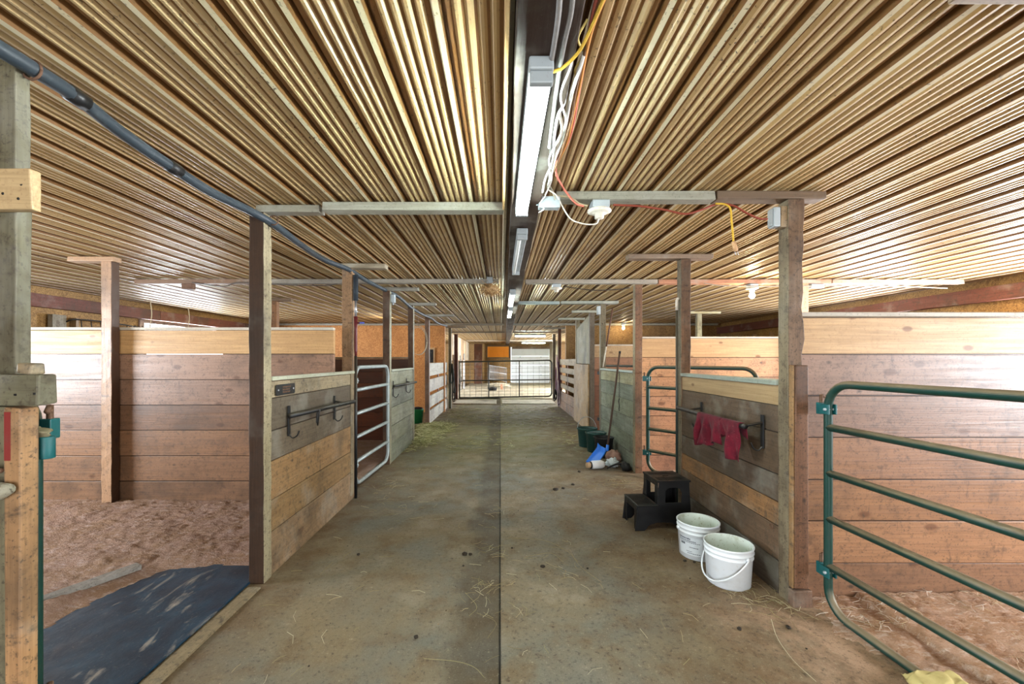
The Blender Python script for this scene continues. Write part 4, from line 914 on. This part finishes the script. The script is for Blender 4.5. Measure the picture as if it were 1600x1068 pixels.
def pad():
    n, vs = 26, []
    for i in range(n + 1):
        for j in range(n + 1):
            u, v = i / n * 2 - 1, j / n * 2 - 1
            e = 1 - max(abs(u), abs(v)) ** 8; q = noise.noise(Vector((u * 2.5, v * 2.5, 4)))
            vs.append((1.82 + u * .115 + .02 * q + v * .02, 1.70 + v * .10 + .02 * noise.noise(Vector((v * 3, u * 3, 9))), .042 + e * .035 + .012 * q))
    m.add(vs, [(i * (n + 1) + j, (i + 1) * (n + 1) + j, (i + 1) * (n + 1) + j + 1, i * (n + 1) + j + 1) for i in range(n) for j in range(n)], (1, 1, 1), True)
    o = m.build('yellow_pad', M['yellow']); q = o.modifiers.new('solid', 'SOLIDIFY'); q.thickness = .02
    tag(o, 'pale yellow foam pad under the near green gate at the bottom edge', 'pad')
pad()

# straps and ropes
def rope(label, x, y, z0, z1, col, seed, cat='lead rope', name='hanging_rope', r=.011, sw=.05, group=None):
    rr = random.Random(seed); m = MB(); loops = rr.choice((2, 3))
    for k in range(loops):
        dx, dy = rr.uniform(-sw, sw), rr.uniform(-sw, sw); zb = z1 + rr.uniform(0, .3)
        m.tube(smooth_path([(x, y, z0), (x + dx * .4, y + dy * .4, (z0 + zb) / 2), (x + dx, y + dy, zb + .05), (x + dx + .03, y + dy, zb), (x + dx + .06, y + dy * .8, zb + .06), (x + .045, y + dy * .2, (z0 + zb) / 2), (x + .01, y, z0 - .01)], 5), r, 6, tuple(c * rr.uniform(.8, 1.15) for c in col))
    tag(m.build(name, M['attr']), label, cat, group)
rg = 'lead ropes hung on the far right post'
rope('pale lavender lead rope hung on the far right post', 1.66, 12.3, 1.55, .35, S(176, 156, 176), 1, group=rg)
rope('dark purple lead rope hung on the far right post', 1.70, 12.25, 1.35, .22, S(76, 50, 78), 2, group=rg)
rope('dusty rose lead rope hung on the far right post', 1.62, 12.32, 1.2, .1, S(150, 110, 116), 3, group=rg)
rope('brown halter strap hung on the far right post', 1.75, 12.3, 1.75, .6, S(104, 70, 54), 4, 'halter', 'hanging_halter', group=rg)
rope('black halter piled at the foot of the far right post', 1.60, 12.2, .55, .03, S(40, 34, 40), 5, 'halter', 'hanging_halter', .014, .09, group=rg)
rope('white lead rope hung lowest on the far right post', 1.68, 12.18, .8, .05, S(200, 190, 196), 6, group=rg)
lg = 'dark straps on the far left post'
rope('dark green halter strap hung on the far left post', -1.40, 11.95, 1.3, .45, S(44, 56, 50), 7, 'halter', 'hanging_halter', .014, group=lg)
rope('black lead rope hung on the far left post', -1.38, 12.05, 1.15, .2, S(30, 32, 34), 8, group=lg, r=.014)
rope('grey lead rope hung on the dark red-brown post by the mesh gate', -1.48, 14.7, 1.35, .5, S(150, 156, 150), 9, r=.014)

# left osb wall: wire coil, framed panel; hay rack in the left stall
t = thing('wire_coil', 'big loose coil of grey wire hanging beside the opening with the green pail', 'wire coil', (-1.58, 8.2, 1.8))
m = MB()
for k in range(3): m.tube(arc((-1.58, 8.0 + .02 * k, 1.76 + .01 * k), .26 + .012 * k, 0, 2 * math.pi, 30, (.45, .89, 0), (0, 0, 1)), .004, 5, S(150, 140, 120))
m.build('rings', M['attr'], t); m = MB(); m.tube([(-1.58, 8.02, 2.03), (-1.58, 8.02, 2.369)], .004, 5, S(120, 110, 96)); m.build('hanger', M['attr'], t)
t = thing('framed_panel', 'narrow black panel in a pale frame on the orange osb wall', 'panel', (-1.86, 11.17, 1.5))
m = MB(); m.box((-1.97, 11.16, 1.28), (-1.76, 11.199, 1.33)); m.box((-1.97, 11.16, 1.68), (-1.76, 11.199, 1.73)); m.box((-1.97, 11.16, 1.33), (-1.93, 11.199, 1.68)); m.box((-1.80, 11.16, 1.33), (-1.76, 11.199, 1.68)); m.c = [(*S(206, 170, 124), .3)] * len(m.c); m.build('frame', M['fresh_z'], t, .003)
m = MB(); m.box((-1.93, 11.18, 1.33), (-1.80, 11.199, 1.68)); m.build('black_sheet', M['black_panel'], t)
m = MB(); m.tube(smooth_path([(-1.865, 11.18, 1.42), (-1.85, 11.15, 1.46), (-1.85, 11.15, 1.56), (-1.865, 11.18, 1.6)], 4), .012, 8); m.build('handle', M['black'], t)
t = thing('hay_rack', 'black wire hay rack with a grey end board, high on the left outer wall', 'hay rack', (-6.0, 5.9, 1.7))
m = MB(); m.box((-6.12, 5.62, 1.5), (-6.05, 5.80, 2.02), S(140, 134, 120)); m.build('end_board', M['old_z'], t, .004)
m = MB(); m.tube(smooth_path([(-6.06, 5.80, 1.93), (-5.98, 5.86, 1.97), (-5.95, 6.3, 1.97), (-5.95, 6.95, 1.93)], 5), .011, 8); m.tube([(-6.02, 5.82, 1.4), (-6.02, 6.95, 1.4)], .011, 8); m.build('rod', M['black'], t)
for k in range(8):
    y = 5.9 + k * .145; m = MB(); m.tube(smooth_path([(-5.95, y, 1.965), (-5.93, y, 1.7), (-6.02, y + .04, 1.4)], 4), .007, 6); m.build('bar', M['black'], t)

# things beyond the far gate
t = thing('wire_crate', 'tilted grey wire crate on the floor before the back wall', 'crate', (-.2, 22, .3))
def crate():
    y0, y1 = 21.8, 22.6; x0, x1 = -.62, .32; m = MB()
    def pt(x, y, z): return (x, y, z - .16 * (x - x0))
    for i in range(30): x = x0 + (x1 - x0) * (i % 15) / 14; y = (y0, y1)[i // 15]; m = MB(); m.tube([pt(x, y, .42), pt(x, y, 1.12)], .012, 6); m.build('bar', M['greysteel'], t)
    m = MB()
    for z in (.42, .8, 1.12):
        m.tube([pt(x0, y0, z), pt(x1, y0, z), pt(x1, y1, z), pt(x0, y1, z)], .018, 6, closed=True)
    m.build('frame', M['greysteel'], t)
    m = MB()
    for (x, y) in ((x0, y0), (x1, y0), (x1, y1), (x0, y1)): m.tube([pt(x, y, .42), (x, y, 0)], .02, 6)
    m.build('leg', M['greysteel'], t)
crate()
m = MB(); m.lathe([(.001, .001), (.17, 0), (.21, .15), (.22, .16), (.2, .16), (.16, .02), (.001, .02)], (-.36, 18.6, 0), 20); m.blob((-.36, 18.6, .1), (.19, .19, .10), (1, 1, 1), .2, 14, 8); tag(m.build('feed_pan', M['rubber_black']), 'round black feed pan on the floor beyond the mesh gate', 'feed pan')
m = MB(); m.box((.0, 19.4, 0), (.10, 19.52, .26), S(206, 150, 116), .01); tag(m.build('timber_offcut', M['plank_z'], None, .01), 'short orange timber offcut standing beyond the mesh gate', 'offcut')
m = MB(); m.blob((-.1, 21.2, .12), (.55, .3, .11), S(206, 200, 196), .5, 24, 10, 8, 3); tag(m.build('rag_heap', M['litter']), 'pale heap of sacking in front of the grey wire crate', 'heap')
def rowpost(i, y, col, label): post(label, -1.80, -1.72, y, y + .09, 1.6 + .1 * (i % 2), col, name='stall_post', mat='old_z')
for i, (y, c, l) in enumerate(((15.6, S(206, 204, 196), 'white stall post just beyond the left end of the mesh gate'), (16.9, S(150, 120, 92), 'tan stall post second beyond the mesh gate on the left'), (18.3, S(216, 212, 204), 'white stall post third beyond the mesh gate on the left'), (20.0, S(206, 206, 206), 'white stall post fourth beyond the mesh gate, before the brown board column'))): rowpost(i, y, c, l)

# ------------------------------------------------------------------ floor coverings
m = MB()
def stallmat():
    xs, ys = (-2.62, -1.565), (-.6, 2.86)
    m.box((xs[0], ys[0], 0.001), (xs[1], ys[1], .016)); o = m.build('rubber_mat', M['mat'], None, .004)
    tag(o, 'blue-black rubber mat half covered by shavings in the left stall doorway', 'mat')
stallmat()
m = MB()
for a, b in ((-.3, 2.55),): m.box((-1.545, a, .001), (-1.468, b, .012), S(146, 130, 102), .003)
tag(m.build('door_sill', M['old_y'], None, .003), 'dusty flush sill between the rubber mat and the aisle floor', 'sill', None, 'thing')
for lab, x0, x1 in (('pale worn concrete strip in front of the mesh gate, left of the joint', -1.5, -.14), ('pale worn concrete strip in front of the mesh gate, right of the joint', .05, 1.75)):
    m = MB(); m.box((x0, 13.1, .001), (x1, 14.3, .035), S(200, 196, 178), .012); tag(m.build('concrete_strip', M['old_x'], None, .01), lab, 'threshold', None, 'thing')

def bedding(label, x0, x1, y0, y1, res, hf, mat):
    nx, ny = int((x1 - x0) / res), int((y1 - y0) / res); idx, vs, fs = {}, [], []
    for i in range(nx + 1):
        for j in range(ny + 1):
            x, y = x0 + (x1 - x0) * i / nx, y0 + (y1 - y0) * j / ny; idx[i, j] = len(vs); vs.append((x, y, hf(x, y)))
    for i in range(nx):
        for j in range(ny):
            q = (idx[i, j], idx[i + 1, j], idx[i + 1, j + 1], idx[i, j + 1])
            if max(vs[k][2] for k in q) > .002: fs.append(q)
    m = MB(); m.add(vs, fs, (1, 1, 1), True)
    return tag(m.build('wood_shavings', mat), label, 'bedding', None, 'stuff')
def nz(x, y, s, o=0): return noise.noise(Vector((x * s, y * s, o)))
def ss(a, b, v): t = max(0, min(1, (v - a) / (b - a))); return t * t * (3 - 2 * t)
# outline of the bare mat: px -> world points of the shavings' edge, as a function of y
EDGE = [(-.6, -2.36), (1.6, -2.33), (2.03, -2.30), (2.35, -2.34), (2.6, -2.33), (2.72, -2.26), (2.79, -2.05), (2.80, -1.9)]
def hl(x, y):
    ex = -2.33 + .10 * ss(2.3, 2.75, y)
    d1 = ex - x                                             # left of the bare part
    dy = y - (2.80 - .10 * ss(-1.9, -2.3, x) - .05 * ss(-1.75, -1.56, x))
    d = max(d1, dy) + .035 * nz(x, y, 6) + .015 * nz(x, y, 19)
    b = ss(0, .22, d)
    z = .004 + b * (.030 + .02 * nz(x, y, 1.2) + .016 * nz(x, y, 4.5, 2) + .014 * abs(nz(x * .7, y * 1.4, 11, 5)) + .012 * nz(x, y, 26, 7) + .006 * nz(x, y, 60, 3))
    return z + .012 if d > 0 else -.01
bedding('pink-brown wood shavings banked behind the rubber mat in the left stall', -5.0, -1.575, 1.0, 3.995, .0165, hl, M['shavings'])
def hr_(x, y):
    d = x - 1.76 + .11 * nz(x, y, 4) + .05 * nz(x, y, 13) + .02 * nz(x, y, 31); b = ss(0, .2, d)
    st = ss(-.012, .012, x - 2.07 - .02 * nz(x, y, 4)) * .028
    return (-.01 if d < 0 else .0075) + b * (.007 + st + .010 * nz(x, y, 2.2) + .010 * nz(x, y, 8, 2) + .011 * abs(nz(x, y, 17, 5)) + .008 * nz(x, y, 34, 7))
bedding('tan wood shavings mixed with straw under the near green gate', 1.68, 5.2, .9, 2.435, .015, hr_, M['shavings_tan'])
bedding('pinkish shavings seen through the inner green gate', 1.70, 4.6, 2.6, 5.11, .05, lambda x, y: .012 + ss(1.7, 2.0, x) * (.03 + .015 * nz(x, y, 5)) - .02 * (1 - ss(1.7, 1.85, x + .06 * nz(x, y, 6))), M['shavings'])
bedding('dark shavings behind the grey tube gate in the left stall', -5.0, -1.62, 4.06, 7.17, .06, lambda x, y: .02 + .02 * nz(x, y, 5), M['shavings'])
bedding('pale sandy litter on the floor beyond the mesh gate', -1.79, 2.9, 15.0, 24.9, .12, lambda x, y: .015 + .02 * nz(x, y, 2) + .012, M['litter'])

m = MB(); m.bar((-2.80, 1.9, .052), (-2.36, 2.72, .055), .07, .03, S(150, 146, 140)); tag(m.build('buried_board', M['old_y'], None, .004), 'grey board edge half buried in the shavings beside the rubber mat', 'board', None, 'thing')
# straw: loose stalks, hay heaps, droppings
HC = [S(176, 160, 120), S(150, 134, 92), S(190, 182, 150), S(126, 112, 76), S(140, 130, 88)]
GC = [S(150, 148, 92), S(134, 132, 80), S(184, 180, 128), S(110, 106, 64), S(204, 198, 152)]
def stalk(m, x, y, z, L, r, cols, lift=.01):
    a = R.uniform(0, 6.28); b = a + R.uniform(-.7, .7); p = Vector((x, y, z)); q = p + Vector((math.cos(a), math.sin(a), 0)) * L * .5 + Vector((0, 0, R.uniform(0, lift))); w = q + Vector((math.cos(b), math.sin(b), 0)) * L * .5
    w.z = z + R.uniform(0, lift * .6); m.tube([p, q, w], r, 3, R.choice(cols), caps=False)
def gauss(c, s): return R.gauss(c, s)
m = MB()
for i in range(520):
    y = 1.6 + 8.4 * R.random() ** 1.5; x = R.uniform(-1.45, 1.6)
    if nz(x, y, 1.3, 8) < -.05 and R.random() < .7: continue
    stalk(m, x, y, .010, R.uniform(.03, .12), R.uniform(.0007, .0016), HC, .006)
for (px, py, n, s) in ((760, 920, 26, .05), (770, 960, 12, .08), (880, 895, 14, .05), (660, 735, 60, .14), (610, 760, 50, .16), (850, 780, 20, .2), (970, 755, 60, .10), (930, 760, 24, .12), (780, 800, 16, .08), (1180, 935, 40, .08), (1210, 950, 30, .07), (800, 690, 20, .1), (770, 860, 22, .06), (620, 790, 30, .15)):
    c = C(px, py)
    for i in range(n): stalk(m, gauss(c.x, s), gauss(c.y, s), .010, R.uniform(.03, .12), R.uniform(.0007, .0015), HC, .012)
for pl in (((1205, 970), (1215, 1000), (1240, 1035), (1275, 1068)), ((800, 842), (850, 846), (885, 862), (903, 880)), ((727, 928), (745, 950), (733, 965)), ((745, 960), (775, 975), (762, 1000)), ((662, 1032), (710, 1036), (740, 1045), (757, 1062)), ((820, 872), (860, 866), (880, 880)), ((500, 900), (520, 880)), ((890, 860), (905, 885), (940, 912)), ((1000, 985), (1012, 1000)), ((560, 700), (600, 706), (640, 716)), ((455, 850), (480, 838))):
    m.tube(smooth_path([C(a, b) + Vector((0, 0, .011)) for a, b in pl], 5), .0013, 4, R.choice(HC[1:]), caps=False)
o = m.build('scattered_straw', M['hay']); tag(o, 'loose straw stalks scattered over the aisle floor', 'straw', None, 'stuff')
m = MB()
for i in range(1500):
    x, y = R.uniform(1.72, 3.6), R.uniform(1.1, 2.42)
    if nz(x, y, 2.2, 3) < -.02: continue
    stalk(m, x, y, hr_(x, y) + .006, R.uniform(.03, .11), R.uniform(.0007, .0017), [S(214, 196, 170), S(220, 210, 196), S(190, 166, 128), S(170, 140, 104)], .012)
tag(m.build('scattered_straw', M['hay']), 'pale straw strewn over the shavings under the near green gate', 'straw', None, 'stuff')
m = MB()
for (cx, cy, sx, sy, n) in ((-1.35, 8.5, .22, .35, 1500), (-1.35, 7.6, .12, .3, 500), (-1.3, 7.0, .1, .3, 300)):
    for i in range(n):
        x, y = min(-1.02 + R.uniform(-.1, .1), max(-1.62, gauss(cx, sx))), gauss(cy, sy)
        if 6.9 < y < 7.2 and x < -1.45: continue
        k = math.exp(-((x - cx) / sx) ** 2 / 2 - ((y - cy) / sy) ** 2 / 2); stalk(m, x, y, .006 + R.random() * .09 * k, R.uniform(.06, .2), R.uniform(.0015, .0035), GC, .03)
tag(m.build('hay', M['hay']), 'heap of green-yellow hay spilling from the left opening', 'hay', None, 'stuff')
m = MB()
for i in range(1800):
    y = R.uniform(6.2, 13); x = R.uniform(-1.4, 1.6)
    if nz(x, y, .9, 4) < -.1: continue
    stalk(m, x, y, .010, R.uniform(.05, .16), R.uniform(.0015, .003), GC, .008)
tag(m.build('hay', M['hay']), 'trodden hay chaff over the far half of the aisle', 'hay', None, 'stuff')
m = MB()
for (px, py, s) in ((848, 887, .016), (918, 890, .008), (726, 867, .02), (735, 868, .014), (650, 998, .012), (800, 858, .008), (1155, 985, .012), (868, 766, .03), (880, 764, .02), (560, 868, .012), (455, 846, .012), (724, 886, .008), (905, 738, .02), (895, 758, .02), (1085, 880, .01), (1070, 878, .012), (1232, 983, .012)):
    c = C(px, py); m.blob((c.x, c.y, .012), (s, s, s * .6), S(44, 36, 26), .5, 8, 6, px)
for i in range(240):
    y = 1.5 + 7 * R.random(); x = R.uniform(-1.4, 1.6); s = R.uniform(.002, .006); m.blob((x, y, .009), (s, s, s * .6), R.choice([S(52, 42, 30), S(80, 64, 44), S(150, 130, 100)]), .4, 5, 4, i)
tag(m.build('dirt_crumbs', M['hay']), 'dark crumbs and droppings scattered on the aisle floor', 'dirt', None, 'stuff')

# ------------------------------------------------------------------ light
w = bpy.data.worlds.new('sky'); SC.world = w; w.use_nodes = True; bg = w.node_tree.nodes['Background']; bg.inputs[0].default_value = (.86, .94, 1.0, 1); bg.inputs[1].default_value = 3.0
def area(name, loc, rot, sx, sy, power, col=(1, 1, 1)):
    l = bpy.data.lights.new(name, 'AREA'); l.shape = 'RECTANGLE'; l.size = sx; l.size_y = sy; l.energy = power; l.color = col
    o = bpy.data.objects.new(name, l); COL.objects.link(o); o.location = loc; o.rotation_euler = rot; return o
LP = (260, 160, 140, 900); RP = (210, 430, 300, 900)          # watts per square metre of opening; last of each an added, unseen window
for (a, b, z0, z1), p in zip(lw, LP): area('window_daylight', (WL - .16, (a + b) / 2, (z0 + z1) / 2), (0, -math.pi / 2, 0), z1 - z0, b - a, p * (b - a) * (z1 - z0), (.84, .92, 1.0))
for (a, b, z0, z1), p in zip(rw, RP): area('window_daylight', (WR + .16, (a + b) / 2, (z0 + z1) / 2), (0, math.pi / 2, 0), z1 - z0, b - a, p * (b - a) * (z1 - z0), (.90, .94, 1.0))
area('doorway_fill', (.1, -3.0, 1.1), (math.pi / 2, 0, 0), 3.5, 2.1, 170, (.95, .97, 1.0))  # soft frontal fill placed in the added doorway behind the camera

cam = bpy.data.cameras.new('camera'); co = bpy.data.objects.new('camera', cam); COL.objects.link(co); SC.camera = co
co.location = (0, 0, EYE); co.rotation_euler = (math.pi / 2, 0, 0)
cam.sensor_width = 36; cam.lens = 36 * F / 1600; cam.shift_x = (800 - CX) / 1600; cam.shift_y = (CY - 534) / 1600; cam.clip_start = .02
SC.view_settings.view_transform = 'Standard'; SC.view_settings.look = 'None'; SC.view_settings.gamma = 1; SC.view_settings.use_curve_mapping = False
SC.view_settings.exposure = 0.08
SC.cycles.use_denoising = True
SC.cycles.max_bounces = 8; SC.cycles.diffuse_bounces = 5
